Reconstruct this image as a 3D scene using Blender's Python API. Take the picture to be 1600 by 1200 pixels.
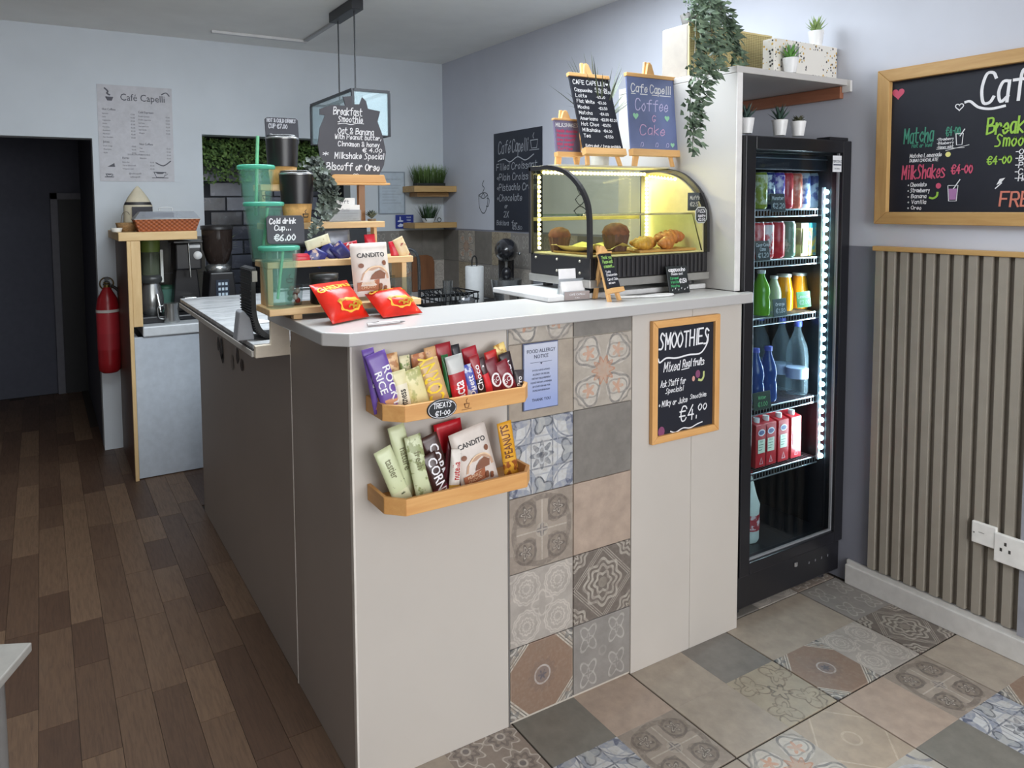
import bpy, math, random
from mathutils import Vector, Matrix
for o in list(bpy.data.objects): bpy.data.objects.remove(o)
scn = bpy.context.scene
col = scn.collection
RND = random.Random(11)
PI = math.pi

# ------------------------------------------------------------------ camera
CAMH = 1.35
F_PX, CX, CY = 1140.32, 719.10, 396.18
YAW, PIT, ROL = 0.521637, 0.064652, -0.00944
_fw = Vector((math.sin(YAW)*math.cos(PIT), math.cos(YAW)*math.cos(PIT), -math.sin(PIT)))
_r0 = Vector((math.cos(YAW), -math.sin(YAW), 0)); _u0 = _r0.cross(_fw)
_r = _r0*math.cos(ROL) + _u0*math.sin(ROL); _u = -_r0*math.sin(ROL) + _u0*math.cos(ROL)
CAM = Vector((0, 0, CAMH))
cd = bpy.data.cameras.new('camera'); cam = bpy.data.objects.new('camera', cd); col.objects.link(cam)
cd.sensor_width = 36; cd.lens = F_PX/1600*36
cd.shift_x = (800-CX)/1600; cd.shift_y = (CY-600)/1600; cd.clip_start = 0.02
cam.matrix_world = Matrix(((_r.x, _u.x, -_fw.x, 0), (_r.y, _u.y, -_fw.y, 0), (_r.z, _u.z, -_fw.z, CAMH), (0, 0, 0, 1)))
scn.camera = cam

# a pixel gives a direction; the plane it lies on gives the distance
def _ray(x, y): return _fw*F_PX + _r*(x-CX) - _u*(y-CY)
def pz(x, y, z): d = _ray(x, y); return CAM + d*((z-CAMH)/d.z)
def py(x, y, Y): d = _ray(x, y); return CAM + d*(Y/d.y)
def px(x, y, X): d = _ray(x, y); return CAM + d*(X/d.x)
def ppm(p): return F_PX/((Vector(p)-CAM).dot(_fw))      # pixels per metre at a point

# ------------------------------------------------------------------ light
scn.view_settings.view_transform = 'Standard'; scn.view_settings.look = 'None'
scn.view_settings.gamma = 1; scn.view_settings.use_curve_mapping = False
scn.view_settings.exposure = 0.1
w = bpy.data.worlds.new('sky'); scn.world = w; w.use_nodes = True
bg = w.node_tree.nodes['Background']; bg.inputs[0].default_value = (0.80, 0.88, 1.0, 1); bg.inputs[1].default_value = 2.6
def area(name, loc, target, sx, sy, power, colr):
    l = bpy.data.lights.new(name, 'AREA'); l.shape = 'RECTANGLE'; l.size = sx; l.size_y = sy; l.energy = power; l.color = colr
    o = bpy.data.objects.new(name, l); col.objects.link(o); o.location = loc
    o.rotation_euler = (Vector(target)-Vector(loc)).to_track_quat('-Z', 'Y').to_euler(); return o
area('shop_window_daylight', (1.05, -2.35, 1.45), (1.2, 2.5, 1.75), 2.5, 1.7, 70, (1.0, 0.98, 0.95))
area('seating_fill_light', (0.5, -0.7, 2.31), (0.5, -0.7, 0), 2.4, 1.8, 9, (1.0, 0.98, 0.95))  # added fill behind the camera to brighten the room, not a known lamp
area('kitchen_fill_light', (1.05, 2.15, 2.31), (1.05, 2.15, 0), 1.8, 0.8, 58, (0.86, 0.94, 1.0))  # unseen fill added above the frame to brighten the back wall and kitchen

# ------------------------------------------------------------------ node helpers
def lin(c):
    c = c/255.0
    return c/12.92 if c <= 0.04045 else ((c+0.055)/1.055)**2.4
def rgb(c): return (lin(c[0]), lin(c[1]), lin(c[2]), 1)

class NT:
    """a small expression builder on top of a material's node tree"""
    def __init__(s, name):
        s.m = bpy.data.materials.new(name); s.m.use_nodes = True; s.t = s.m.node_tree; s.t.nodes.clear()
        s.out = s.t.nodes.new('ShaderNodeOutputMaterial'); s.b = s.t.nodes.new('ShaderNodeBsdfPrincipled')
        s.t.links.new(s.b.outputs[0], s.out.inputs[0]); s._c = None
    def node(s, k): return s.t.nodes.new(k)
    def link(s, a, b): s.t.links.new(a, b)
    def setin(s, sock, v):
        if isinstance(v, E): s.link(v.s, sock)
        elif isinstance(v, bpy.types.NodeSocket): s.link(v, sock)
        else: sock.default_value = v
    def coord(s):
        if s._c is None: s._c = s.node('ShaderNodeTexCoord').outputs['Object']
        return s._c
    def xyz(s, sc=1.0):
        n = s.node('ShaderNodeSeparateXYZ'); s.link(s.coord(), n.inputs[0])
        r = [E(s, n.outputs[i]) for i in range(3)]
        return [q*sc for q in r] if sc != 1.0 else r
    def op(s, k, *a, clamp=False):
        n = s.node('ShaderNodeMath'); n.operation = k; n.use_clamp = clamp
        for i, v in enumerate(a): s.setin(n.inputs[i], v)
        return E(s, n.outputs[0])
    def noise(s, scale=5, detail=3, rough=.55, stretch=None, dist=0):
        n = s.node('ShaderNodeTexNoise'); n.inputs['Scale'].default_value = scale; n.inputs['Detail'].default_value = detail
        n.inputs['Roughness'].default_value = rough; n.inputs['Distortion'].default_value = dist
        c = s.coord()
        if stretch:
            mp = s.node('ShaderNodeMapping'); mp.inputs['Scale'].default_value = stretch; s.link(c, mp.inputs[0]); c = mp.outputs[0]
        oi = s.node('ShaderNodeObjectInfo'); ad = s.node('ShaderNodeVectorMath'); ad.operation = 'ADD'
        ml = s.node('ShaderNodeMath'); ml.operation = 'MULTIPLY'; ml.inputs[1].default_value = 7.0; s.link(oi.outputs['Random'], ml.inputs[0])
        s.link(c, ad.inputs[0]); s.link(ml.outputs[0], ad.inputs[1]); s.link(ad.outputs[0], n.inputs['Vector'])
        return E(s, n.outputs['Fac'])
    def mix(s, f, a, b):
        n = s.node('ShaderNodeMix'); n.data_type = 'RGBA'
        s.setin(n.inputs[0], f)
        s.setin(n.inputs[6], a); s.setin(n.inputs[7], b)
        return n.outputs[2]
    def objrand(s): return E(s, s.node('ShaderNodeObjectInfo').outputs['Random'])
    def bump(s, h, strength=.2, dist=.002):
        n = s.node('ShaderNodeBump'); n.inputs['Strength'].default_value = strength; n.inputs['Distance'].default_value = dist
        s.setin(n.inputs['Height'], h); s.link(n.outputs[0], s.b.inputs['Normal'])
    def fin(s, colr, rough=.5, metal=0, spec=.5, coat=0):
        s.setin(s.b.inputs['Base Color'], colr); s.setin(s.b.inputs['Roughness'], rough)
        s.b.inputs['Metallic'].default_value = metal; s.b.inputs['Specular IOR Level'].default_value = spec
        if coat: s.b.inputs['Coat Weight'].default_value = coat; s.b.inputs['Coat Roughness'].default_value = .1
        return s.m
class E:
    def __init__(s, t, sock): s.t = t; s.s = sock
    def __add__(s, o): return s.t.op('ADD', s, o)
    __radd__ = __add__
    def __sub__(s, o): return s.t.op('SUBTRACT', s, o)
    def __rsub__(s, o): return s.t.op('SUBTRACT', o, s)
    def __mul__(s, o): return s.t.op('MULTIPLY', s, o)
    __rmul__ = __mul__
    def __truediv__(s, o): return s.t.op('DIVIDE', s, o)
    def lt(s, o): return s.t.op('LESS_THAN', s, o)
    def gt(s, o): return s.t.op('GREATER_THAN', s, o)
    def abs(s): return s.t.op('ABSOLUTE', s)
    def cos(s): return s.t.op('COSINE', s)
    def sin(s): return s.t.op('SINE', s)
    def sqrt(s): return s.t.op('SQRT', s)
    def mx(s, o): return s.t.op('MAXIMUM', s, o)
    def mn(s, o): return s.t.op('MINIMUM', s, o)
    def atan2(s, o): return s.t.op('ARCTAN2', s, o)
    def clamp(s): return s.t.op('ADD', s, 0.0, clamp=True)
    def ramp(s, a, b):      # smooth 0..1 between a and b
        return s.t.op('DIVIDE', s-a, b-a, clamp=True)

MATS = {}
def C(c, rough=.5, metal=0, var=.06, scale=30, bump=0, coat=0, spec=.5):
    """plain procedural colour with a slight mottling"""
    k = ('c', tuple(c), rough, metal, var, scale, bump, coat, spec)
    if k in MATS: return MATS[k]
    t = NT('colour_%d_%d_%d' % tuple(c)); n = t.noise(scale, 3)
    a = rgb(c); lo = tuple(v*(1-var) for v in a[:3])+(1,); hi = tuple(min(1, v*(1+var)) for v in a[:3])+(1,)
    if bump: t.bump(n, bump)
    MATS[k] = t.fin(t.mix(n.ramp(.3, .7), lo, hi), rough, metal, spec, coat); return MATS[k]
def WOOD(c1, c2, axis='x', rough=.5, sc=1.0):
    k = ('w', tuple(c1), tuple(c2), axis, rough, sc)
    if k in MATS: return MATS[k]
    t = NT('wood_grain'); st = {'x': (1.5, 14, 14), 'y': (14, 1.5, 14), 'z': (14, 14, 1.5)}[axis]
    n = t.noise(4.5*sc, 6, .62, st, .6); n2 = t.noise(1.2*sc, 2, .5, st, 0)
    f = (n*.7+n2*.5).ramp(.35, .85)
    t.bump(n, .12); MATS[k] = t.fin(t.mix(f, rgb(c1), rgb(c2)), rough); return MATS[k]
def GLASS(c=(235, 245, 245), tint=.06, rough=.02):
    k = ('g', tuple(c), tint, rough)
    if k in MATS: return MATS[k]
    t = NT('clear_glass'); n = t.t.nodes; n.remove(t.b)
    tr = t.node('ShaderNodeBsdfTransparent'); gl = t.node('ShaderNodeBsdfGlossy'); gl.inputs['Roughness'].default_value = rough
    a = rgb(c); tr.inputs[0].default_value = tuple(1-(1-v)*1 for v in a[:3])+(1,)
    fr = t.node('ShaderNodeFresnel'); bk_ = E(t, t.node('ShaderNodeNewGeometry').outputs['Backfacing'])
    t.setin(fr.inputs[0], 1.4-bk_*(1.4-1/1.4))
    ms = t.node('ShaderNodeMixShader'); f = E(t, fr.outputs[0])*.55 + tint*.1
    t.setin(ms.inputs[0], f); t.link(tr.outputs[0], ms.inputs[1]); t.link(gl.outputs[0], ms.inputs[2]); t.link(ms.outputs[0], t.out.inputs[0])
    MATS[k] = t.m; return t.m
def TINTED(c, opac=.45, rough=.1, k_=.65):
    """translucent coloured plastic: part see-through, part solid"""
    k = ('t', tuple(c), opac, rough, k_)
    if k in MATS: return MATS[k]
    t = NT('tinted_plastic'); tr = t.node('ShaderNodeBsdfTransparent'); tr.inputs[0].default_value = tuple(1-k_+k_*v for v in rgb(c)[:3])+(1,)
    n = t.noise(12, 2); a = rgb(c); t.fin(t.mix(n, tuple(v*.85 for v in a[:3])+(1,), a), rough)
    ms = t.node('ShaderNodeMixShader'); ms.inputs[0].default_value = opac
    t.link(tr.outputs[0], ms.inputs[1]); t.link(t.b.outputs[0], ms.inputs[2]); t.link(ms.outputs[0], t.out.inputs[0]); MATS[k] = t.m; return t.m
def GLOW(c, st):
    k = ('e', tuple(c), st)
    if k in MATS: return MATS[k]
    t = NT('lamp_glow'); t.fin(rgb(c), .5); t.b.inputs['Emission Color'].default_value = rgb(c); t.b.inputs['Emission Strength'].default_value = st
    MATS[k] = t.m; return t.m
def BANDS(key, stops, axis=2, rough=.35, blotch=None, coat=0, spec=.5):
    """printed wrapper: colour bands along a local axis; stops = [(start_m, colour), ...]; blotch = (colour, scale, lo, hi, a0, a1) printed picture"""
    k = ('b', key)
    if k in MATS: return MATS[k]
    t = NT('printed_'+key); q = t.xyz()[axis]; c = rgb(stops[0][1])
    for z, cc in stops[1:]: c = t.mix(q.gt(z), c, rgb(cc))
    if blotch:
        bc, bs, lo, hi, a0, a1 = blotch; n = t.noise(bs, 3)
        c = t.mix(n.ramp(lo, hi)*q.gt(a0)*q.lt(a1), c, rgb(bc))
    n = t.noise(60, 2); t.bump(n, .25, .002)
    MATS[k] = t.fin(c, rough, 0, spec, coat); return MATS[k]

# ------------------------------------------------------------------ mesh builder
def _cat(pts, n=5, closed=False):
    out = []; N = len(pts)
    for i in range(N-1 if not closed else N):
        g = lambda k: pts[k % N] if closed else pts[max(0, min(N-1, k))]
        p0, p1, p2, p3 = g(i-1), g(i), g(i+1), g(i+2)
        for s in range(n):
            t = s/n
            out.append(tuple(.5*((2*p1[a])+(-p0[a]+p2[a])*t+(2*p0[a]-5*p1[a]+4*p2[a]-p3[a])*t*t+(-p0[a]+3*p1[a]-3*p2[a]+p3[a])*t**3) for a in range(len(p1))))
    if not closed: out.append(tuple(pts[-1]))
    return out
def curve(pts, n=6, closed=False): return _cat([tuple(p) for p in pts], n, closed)

GL = {'A':'02 28 42|14 34','B':'02 08|~08 38 36 05|~05 45 43 02','C':'~47 38 18 06 04 12 32 43','D':'02 08|~08 37 45 33 02','E':'48 08 02 42|05 35','F':'48 08 02|05 35',
'G':'~47 28 06 04 22 44|24 44','H':'02 08|42 48|05 45','I':'12 18','J':'~38 33 22 03','K':'02 08|38 05 42','L':'08 02 42','M':'02 08 24 48 42','N':'02 08 42 48',
'O':'~28 06 04 22 44 46 28','P':'02 08|~08 38 46 35 05','Q':'~28 06 04 22 44 46 28|33 41','R':'02 08|~08 38 46 35 05|25 42','S':'~47 28 17 16 25 34 33 22 02','T':'08 48|28 22',
'U':'~08 04 22 44 48','V':'08 22 48','W':'08 12 26 32 48','X':'02 48|08 42','Y':'08 25 48|25 22','Z':'08 48 02 42',
'a':'~36 16 04 12 33|36 32','b':'08 02|~05 26 34 22 02','c':'~35 26 04 22 33','d':'~35 16 04 12 33|38 32','e':'~04 34 26 04 12 33','f':'~48 38 27 22|06 46','g':'~35 16 04 13 34|~36 31 10 01',
'h':'08 02|~04 26 35 32','i':'16 12|17 18','j':'~16 11 00|17 18','k':'08 02|36 04 32','l':'18 12','m':'06 02|~05 16 25 22|~25 36 45 42','n':'06 02|~05 26 35 32','o':'~26 04 12 22 34 26',
'p':'06 00|~05 26 34 22 03','q':'~35 16 04 12 33|36 30','r':'06 02|~04 26 35','s':'~35 16 05 33 22 02','t':'~18 13 22 32|06 36','u':'~06 03 12 33|36 32','v':'06 12 36','w':'06 12 25 32 46',
'x':'06 32|36 02','y':'06 23|36 10','z':'06 36 02 32','0':'~28 05 22 45 28','1':'17 28 22','2':'~07 28 46 02|02 42','3':'~07 28 36 25|~25 44 22 03','4':'38 04 44|36 32',
'5':'48 08 05|~05 35 43 22 02','6':'~38 05 03 22 43 25 04','7':'08 48 12','8':'~25 07 28 47 25 03 22 43 25','9':'~45 25 07 28 46 32',
'€':'~57 48 28 16 14 22 42 53|04 44|06 46','&':'~42 07 28 36 03 22 44','-':'15 35','.':'12 13','!':'18 14|12 13',',':'13 01','*':'23 27|04 46|06 44','/':'02 48',"'":'18 16',
'é':'~04 34 26 04 12 33|27 38','•':'~14 25 34 23 14','_':'01 51','~':'~05 16 24 35'}

class MB:
    def __init__(s): s.v = []; s.f = []; s.mi = []; s.sm = []; s.cur = 0; s.X = None; s.warp = None
    def add(s, vs, fs, smooth=False):
        b = len(s.v)
        for p in vs:
            p = Vector(p)
            if s.X is not None: p = s.X @ p
            s.v.append(tuple(p))
        for f in fs: s.f.append(tuple(i+b for i in f)); s.mi.append(s.cur); s.sm.append(smooth)
        return s
    def box(s, x0, x1, y0, y1, z0, z1):
        return s.add([(x0,y0,z0),(x1,y0,z0),(x1,y1,z0),(x0,y1,z0),(x0,y0,z1),(x1,y0,z1),(x1,y1,z1),(x0,y1,z1)],
                     [(0,3,2,1),(4,5,6,7),(0,1,5,4),(1,2,6,5),(2,3,7,6),(3,0,4,7)])
    def lathe(s, prof, n=20, cx=0, cy=0, cap=True, sx=1, sy=1):
        vs = []; fs = []
        for r, z in prof:
            for i in range(n): a = 2*PI*i/n; vs.append((cx+r*math.cos(a)*sx, cy+r*math.sin(a)*sy, z))
        for k in range(len(prof)-1):
            for i in range(n):
                j = (i+1) % n; fs.append((k*n+i, k*n+j, (k+1)*n+j, (k+1)*n+i))
        s.add(vs, fs, True)
        if cap:
            for k, rev in ((0, True), (len(prof)-1, False)):
                if prof[k][0] > 1e-5:
                    q = [vs[k*n+i] for i in range(n)]; s.add(q, [tuple(range(n))[::-1] if rev else tuple(range(n))])
        return s
    def cyl(s, cx, cy, z0, z1, r, r1=None, n=16): return s.lathe([(r, z0), (r if r1 is None else r1, z1)], n, cx, cy)
    def rod(s, a, b, r, n=8, r1=None):
        a = Vector(a); b = Vector(b); q = (b-a).to_track_quat('Z', 'Y').to_matrix().to_4x4(); q.translation = a
        old = s.X; s.X = q if old is None else old @ q
        s.lathe([(r, 0), (r if r1 is None else r1, (b-a).length)], n); s.X = old; return s
    def tube(s, pts, r, n=8, closed=False, radii=None):
        P = [Vector(p) for p in pts]; N = len(P); vs = []; fs = []; up = Vector((0, 0, 1)); prev = None
        for i in range(N):
            t = (P[(i+1) % N]-P[i-1]) if closed else (P[min(i+1, N-1)]-P[max(i-1, 0)])
            t.normalize()
            if prev is None: a = t.orthogonal().normalized()
            else:
                a = prev - t*prev.dot(t)
                a = a.normalized() if a.length > 1e-6 else t.orthogonal().normalized()
            prev = a; b = t.cross(a); rr = radii[i] if radii else r
            for k in range(n): an = 2*PI*k/n; vs.append(P[i]+a*(math.cos(an)*rr)+b*(math.sin(an)*rr))
        for i in range(N if closed else N-1):
            j = (i+1) % N
            for k in range(n): l = (k+1) % n; fs.append((i*n+k, i*n+l, j*n+l, j*n+k))
        if not closed: fs += [tuple(range(n))[::-1], tuple((N-1)*n+k for k in range(n))]
        return s.add(vs, fs, True)
    def prism(s, poly, a0, a1, plane='xz', smooth=False):
        """poly extruded along the remaining axis from a0 to a1"""
        n = len(poly); mk = {'xz': lambda p, a: (p[0], a, p[1]), 'xy': lambda p, a: (p[0], p[1], a), 'yz': lambda p, a: (a, p[0], p[1])}[plane]
        vs = [mk(p, a0) for p in poly]+[mk(p, a1) for p in poly]
        fs = [tuple(range(n)), tuple(range(2*n-1, n-1, -1))]+[(i, i+n, (i+1) % n+n, (i+1) % n) for i in range(n)]
        return s.add(vs, fs, smooth)
    def sphere(s, c, r, n=12, m=8, sx=1, sy=1, sz=1):
        old = s.X; q = Matrix.Translation(c) @ Matrix.Diagonal((sx, sy, sz, 1)); s.X = q if old is None else old @ q
        s.lathe([(r*math.sin(PI*k/m) if 0 < k < m else 1e-5, -r*math.cos(PI*k/m)) for k in range(m+1)], n, cap=False); s.X = old; return s
    def _put(s, x, z, y):
        return (x, (s.warp(x, z) if s.warp else 0)+y, z)
    def ribbon(s, pts, wd, y=-.0008):
        """flat pen stroke in the local xz plane, facing -y"""
        P = [Vector((p[0], p[1])) for p in pts]; N = len(P)
        if N < 2: return s
        s.k = getattr(s, 'k', 0)+1; y -= (s.k % 60)*.000012
        vs = []; fs = []
        for i in range(N):
            t = P[min(i+1, N-1)]-P[max(i-1, 0)]
            if t.length < 1e-9: t = Vector((1, 0))
            t.normalize(); nn = Vector((-t.y, t.x))*wd/2
            e = t*(-wd/2 if i == 0 else wd/2 if i == N-1 else 0)
            for q in (P[i]+e-nn, P[i]+e+nn): vs.append(s._put(q.x, q.y, y))
        for i in range(N-1): fs.append((2*i, 2*i+2, 2*i+3, 2*i+1))
        return s.add(vs, fs)
    def flat(s, poly, y=-.0008):
        return s.add([s._put(p[0], p[1], y) for p in poly], [tuple(range(len(poly)))])
    def hand(s, txt, x, z, h, wd, al='l', shear=.12, rot=0, sx=.95, y=-.0008, jit=.25, fit=None):
        """monoline handwriting; h = capital height, (x,z) = baseline start"""
        k = h/6.0; cur = 0; st = []
        for ch in txt:
            if ch == ' ': cur += 3.0; continue
            g = GL.get(ch)
            if g is None: cur += 3; continue
            mxx = 0; dj = RND.uniform(-jit, jit)
            for part in g.split('|'):
                sm = part.startswith('~'); pts = [(int(a[0]), int(a[1])-2) for a in part.lstrip('~').split()]
                mxx = max(mxx, max(p[0] for p in pts))
                pts = _cat(pts, 4) if sm else pts
                for sg in ([pts] if sm else [pts[i:i+2] for i in range(len(pts)-1)]): st.append([(p[0]+cur, p[1]+dj) for p in sg])
            cur += mxx+1.5
        sx = fit/((cur-1.5)*k) if fit else sx; W = (cur-1.5)*k*sx; off = 0 if al == 'l' else (-W/2 if al == 'c' else -W); ca, sa = math.cos(rot), math.sin(rot)
        for pts in st:
            o = []
            for a, b in pts:
                X = off+(a+shear*b)*k*sx; Z = b*k; o.append((x+X*ca-Z*sa, z+X*sa+Z*ca))
            s.ribbon(o, wd, y)
        return s
    def text(s, txt, x, z, h, al='c', rot=0, bold=0, sx=1.0, y=-.0008, shear=0):
        """printed lettering with the built-in typeface; h = capital height"""
        cu = bpy.data.curves.new('t', 'FONT'); cu.body = txt; cu.size = h/.70; cu.align_x = {'l': 'LEFT', 'c': 'CENTER', 'r': 'RIGHT'}[al]
        cu.offset = bold*h; cu.shear = shear; cu.resolution_u = 2
        ob = bpy.data.objects.new('t', cu); me = bpy.data.meshes.new_from_object(ob)
        ca, sa = math.cos(rot), math.sin(rot)
        vs = [s._put(x+(q.co.x*sx)*ca-q.co.y*sa, z+(q.co.x*sx)*sa+q.co.y*ca, y) for q in me.vertices]
        s.add(vs, [tuple(p.vertices) for p in me.polygons])
        bpy.data.objects.remove(ob); bpy.data.curves.remove(cu); bpy.data.meshes.remove(me); return s
    def leaf(s, base, d, length, width, up=None, fold=.25, droop=.0):
        """a pointed leaf with a mid rib"""
        d = Vector(d).normalized(); base = Vector(base); up = Vector(up or (0, 0, 1))
        sd = d.cross(up); sd = sd.normalized() if sd.length > 1e-4 else d.orthogonal().normalized(); nn = sd.cross(d).normalized()
        m = base+d*length*.45-Vector((0, 0, droop*length*.3)); t = base+d*length-Vector((0, 0, droop*length))
        return s.add([base, m+sd*width/2+nn*fold*width*.5, t, m-sd*width/2+nn*fold*width*.5, m], [(0, 1, 4), (1, 2, 4), (0, 4, 3), (4, 2, 3)])
    def blade(s, base, d, length, width, droop=0, seg=3):
        d = Vector(d).normalized(); base = Vector(base); sd = d.cross(Vector((0, 0, 1)))
        sd = sd.normalized() if sd.length > 1e-4 else Vector((1, 0, 0)); vs = []; fs = []
        for i in range(seg+1):
            t = i/seg; c = base+d*length*t-Vector((0, 0, droop*length*t*t)); wv = width*(1-t**1.6)*.5+.0002
            vs += [c-sd*wv, c+sd*wv]
        for i in range(seg): fs.append((2*i, 2*i+1, 2*i+3, 2*i+2))
        return s.add(vs, fs)
    def mesh(s, name, mats):
        me = bpy.data.meshes.new(name); me.from_pydata(s.v, [], s.f)
        for m in (mats if isinstance(mats, (list, tuple)) else [mats]): me.materials.append(m)
        me.polygons.foreach_set('material_index', s.mi); me.polygons.foreach_set('use_smooth', s.sm); me.update(); return me

def _obj(name, data): o = bpy.data.objects.new(name, data); col.objects.link(o); return o
def tag(o, label, cat, group=None):
    o['label'] = label; o['category'] = cat
    if group: o['group'] = group
    return o
def thing(name, label, cat, loc=(0, 0, 0), rz=0, group=None, rx=0, ry=0):
    o = _obj(name, None); o.empty_display_size = .03; o.location = loc; o.rotation_euler = (rx, ry, rz); return tag(o, label, cat, group)
def part(name, mb, mats, par, bevel=0, kind=None, loc=None, label=None, seg=2):
    o = _obj(name, mb.mesh(name, mats) if isinstance(mb, MB) else mb)
    if par is not None: o.parent = par
    if loc is not None: o.location = loc
    if bevel:
        b = o.modifiers.new('bevel', 'BEVEL'); b.width = bevel; b.segments = seg; b.limit_method = 'ANGLE'; b.angle_limit = .6
    if name in ('chalk_lettering', 'lettering', 'printing', 'burnt_logo', 'cup_logo') and par is not None: kind = 'stuff'
    if kind: o['kind'] = kind
    if label: o['label'] = label
    return o
def single(name, mb, mats, label, cat, loc=(0, 0, 0), rz=0, group=None, bevel=0, kind=None):
    o = part(name, mb, mats, None, bevel, kind); o.location = loc; o.rotation_euler = (0, 0, rz); return tag(o, label, cat, group)
def struct(name, mb, mats, bevel=0, par=None):
    o = part(name, mb, mats, par, bevel)
    if par is None: o['kind'] = 'structure'
    return o
def copy_tree(o, par=None):
    c = o.copy(); col.objects.link(c); c.parent = par
    for ch in list(o.children): copy_tree(ch, c)
    return c
PINE1, PINE2 = (226, 176, 112), (204, 146, 84)
PALE1, PALE2 = (222, 190, 140), (196, 158, 108)
CHALK = C((34, 36, 46), .55, 0, .15, 8, 0, 0, .3)
INK = C((232, 232, 236), .6, 0, .08)
WHITE = C((232, 230, 226), .4)
# ================================================================== the setting
XW, YB, ZC, XL, YF = 2.45, 4.49, 2.33, -1.6, -2.4
DOOR_X0, DOOR_X1, DOOR_Z = -0.75, 0.265, 1.74
NX0, NX1, NZ0, NZ1, ND = 0.842, 1.76, 0.77, 1.785, 0.36
wall_m = C((208, 215, 222), .75, 0, .03, 4, .05)
ceil_m = C((240, 240, 237), .8, 0, .03, 5, .05)
dado_m = C((134, 136, 148), .6, 0, .04, 5)
trim_m = C((205, 203, 200), .45)
dark_m = C((70, 72, 80), .8)
m = MB()
def wall_rects(mb, rects, y0, y1):
    for x0, x1, z0, z1 in rects: mb.box(x0, x1, y0, y1, z0, z1)
wall_rects(m, [(XL, DOOR_X0, 0, ZC), (DOOR_X0, DOOR_X1, DOOR_Z, ZC), (DOOR_X1, NX0, 0, ZC), (NX0, NX1, NZ1, ZC), (NX0, NX1, 0, NZ0), (NX1, XW, 0, ZC)], YB, YB+.12)
wall_back = struct('wall_back', m, wall_m)
m = MB().box(XW, XW+.12, YF, YB+.12, 1.20, ZC)
wall_right = struct('wall_right', m, C((202, 205, 216), .75, 0, .03, 4, .05))
m = MB().box(XW, XW+.12, YF, YB+.12, 0, 1.20); struct('dado', m, dado_m, par=wall_right)
struct('wall_left', MB().box(XL-.12, XL, YF, YB+.12, 0, ZC), C((120, 112, 104), .8))
m = MB(); wall_rects(m, [(XL, -0.2, 0, ZC), (2.3, XW, 0, ZC), (-.2, 2.3, 0, .5), (-.2, 2.3, 2.25, ZC)], YF-.12, YF); struct('wall_front', m, wall_m)
struct('ceiling', MB().box(XL-.12, XW+.12, YF-.12, YB+.12, ZC, ZC+.1), ceil_m)
m = MB().box(XW-.014, XW, -1.2, 1.505, 0, .085); m.box(XW-.022, XW, -1.2, 1.505, 0, .07); struct('baseboard_right', m, trim_m, .003)
# the dark passage behind the doorway
m = MB(); m.box(DOOR_X0-.6, .30, 6.1, 6.2, 0, 2.3); m.box(DOOR_X0-.7, DOOR_X0-.6, YB+.12, 6.2, 0, 2.3); m.box(DOOR_X1, DOOR_X1+.1, YB+.12, 6.2, 0, 2.3); m.box(DOOR_X0-.7, DOOR_X1+.1, YB+.12, 6.2, 1.95, 2.05)
struct('wall_passage', m, C((78, 80, 92), .8))
a = py(90, 312, 6.05); b = py(134, 312, 6.05)
m = MB().box(a.x, b.x, 6.06, 6.1, 0, a.z); struct('door_1', m, C((22, 22, 26), .6))
m = MB().box(b.x, b.x+.05, 6.05, 6.1, 0, a.z+.05); m.box(a.x-.05, a.x, 6.05, 6.1, 0, a.z+.05); m.box(a.x-.05, b.x+.05, 6.05, 6.1, a.z, a.z+.05); struct('trim_1', m, C((96, 96, 104), .6), .004)

# ---- floors
sub = struct('floor', MB().box(XL-.3, XW+.3, YF-.3, 6.4, -.06, -.004), C((58, 50, 44), .8))
WT = 0.203
def wood_plank():
    t = NT('laminate_plank'); n = t.noise(9, 6, .65, (16, 1.3, 4), .5); n2 = t.noise(2.4, 2, .5, (3, 1, 1)); r = t.objrand()
    c = t.mix(r.ramp(.15, .95), rgb((86, 64, 50)), rgb((122, 97, 76)))
    c = t.mix(n.ramp(.42, .75)*.55, c, rgb((54, 40, 32))); c = t.mix(n2.ramp(.6, .8)*.3, c, rgb((122, 102, 84)))
    t.bump(n, .1); return t.fin(c, (n*.2)+.36)
pm_ = wood_plank(); PW = 0.092; rp = random.Random(3); pmesh = {}
x = 0.588+5*PW
while x > -0.78:
    y = 1.0 - rp.random()*.5
    while y < 6.0:
        L = rp.choice((.26, .34, .42, .5, .62)); y1 = min(y+L, 6.08)
        lim = -.05*y-.25                     # nothing of the floor shows further left
        if y1 > 1.0 and x-PW > -0.8 and x > lim and not (y > 4.4 and x > .3) and not (x > .6 and y < 3.3):
            k = round(y1-y, 3)
            if k not in pmesh: pmesh[k] = MB().box(0, PW-.0012, 0, k-.0012, -.004, 0).mesh('plank', pm_)
            o = part('plank', pmesh[k], None, sub, loc=(x-PW, y, 0))
        y = y1
    x -= PW
m = MB().box(XL, XW, YF, 1.0, -.004, -.001); 

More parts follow.
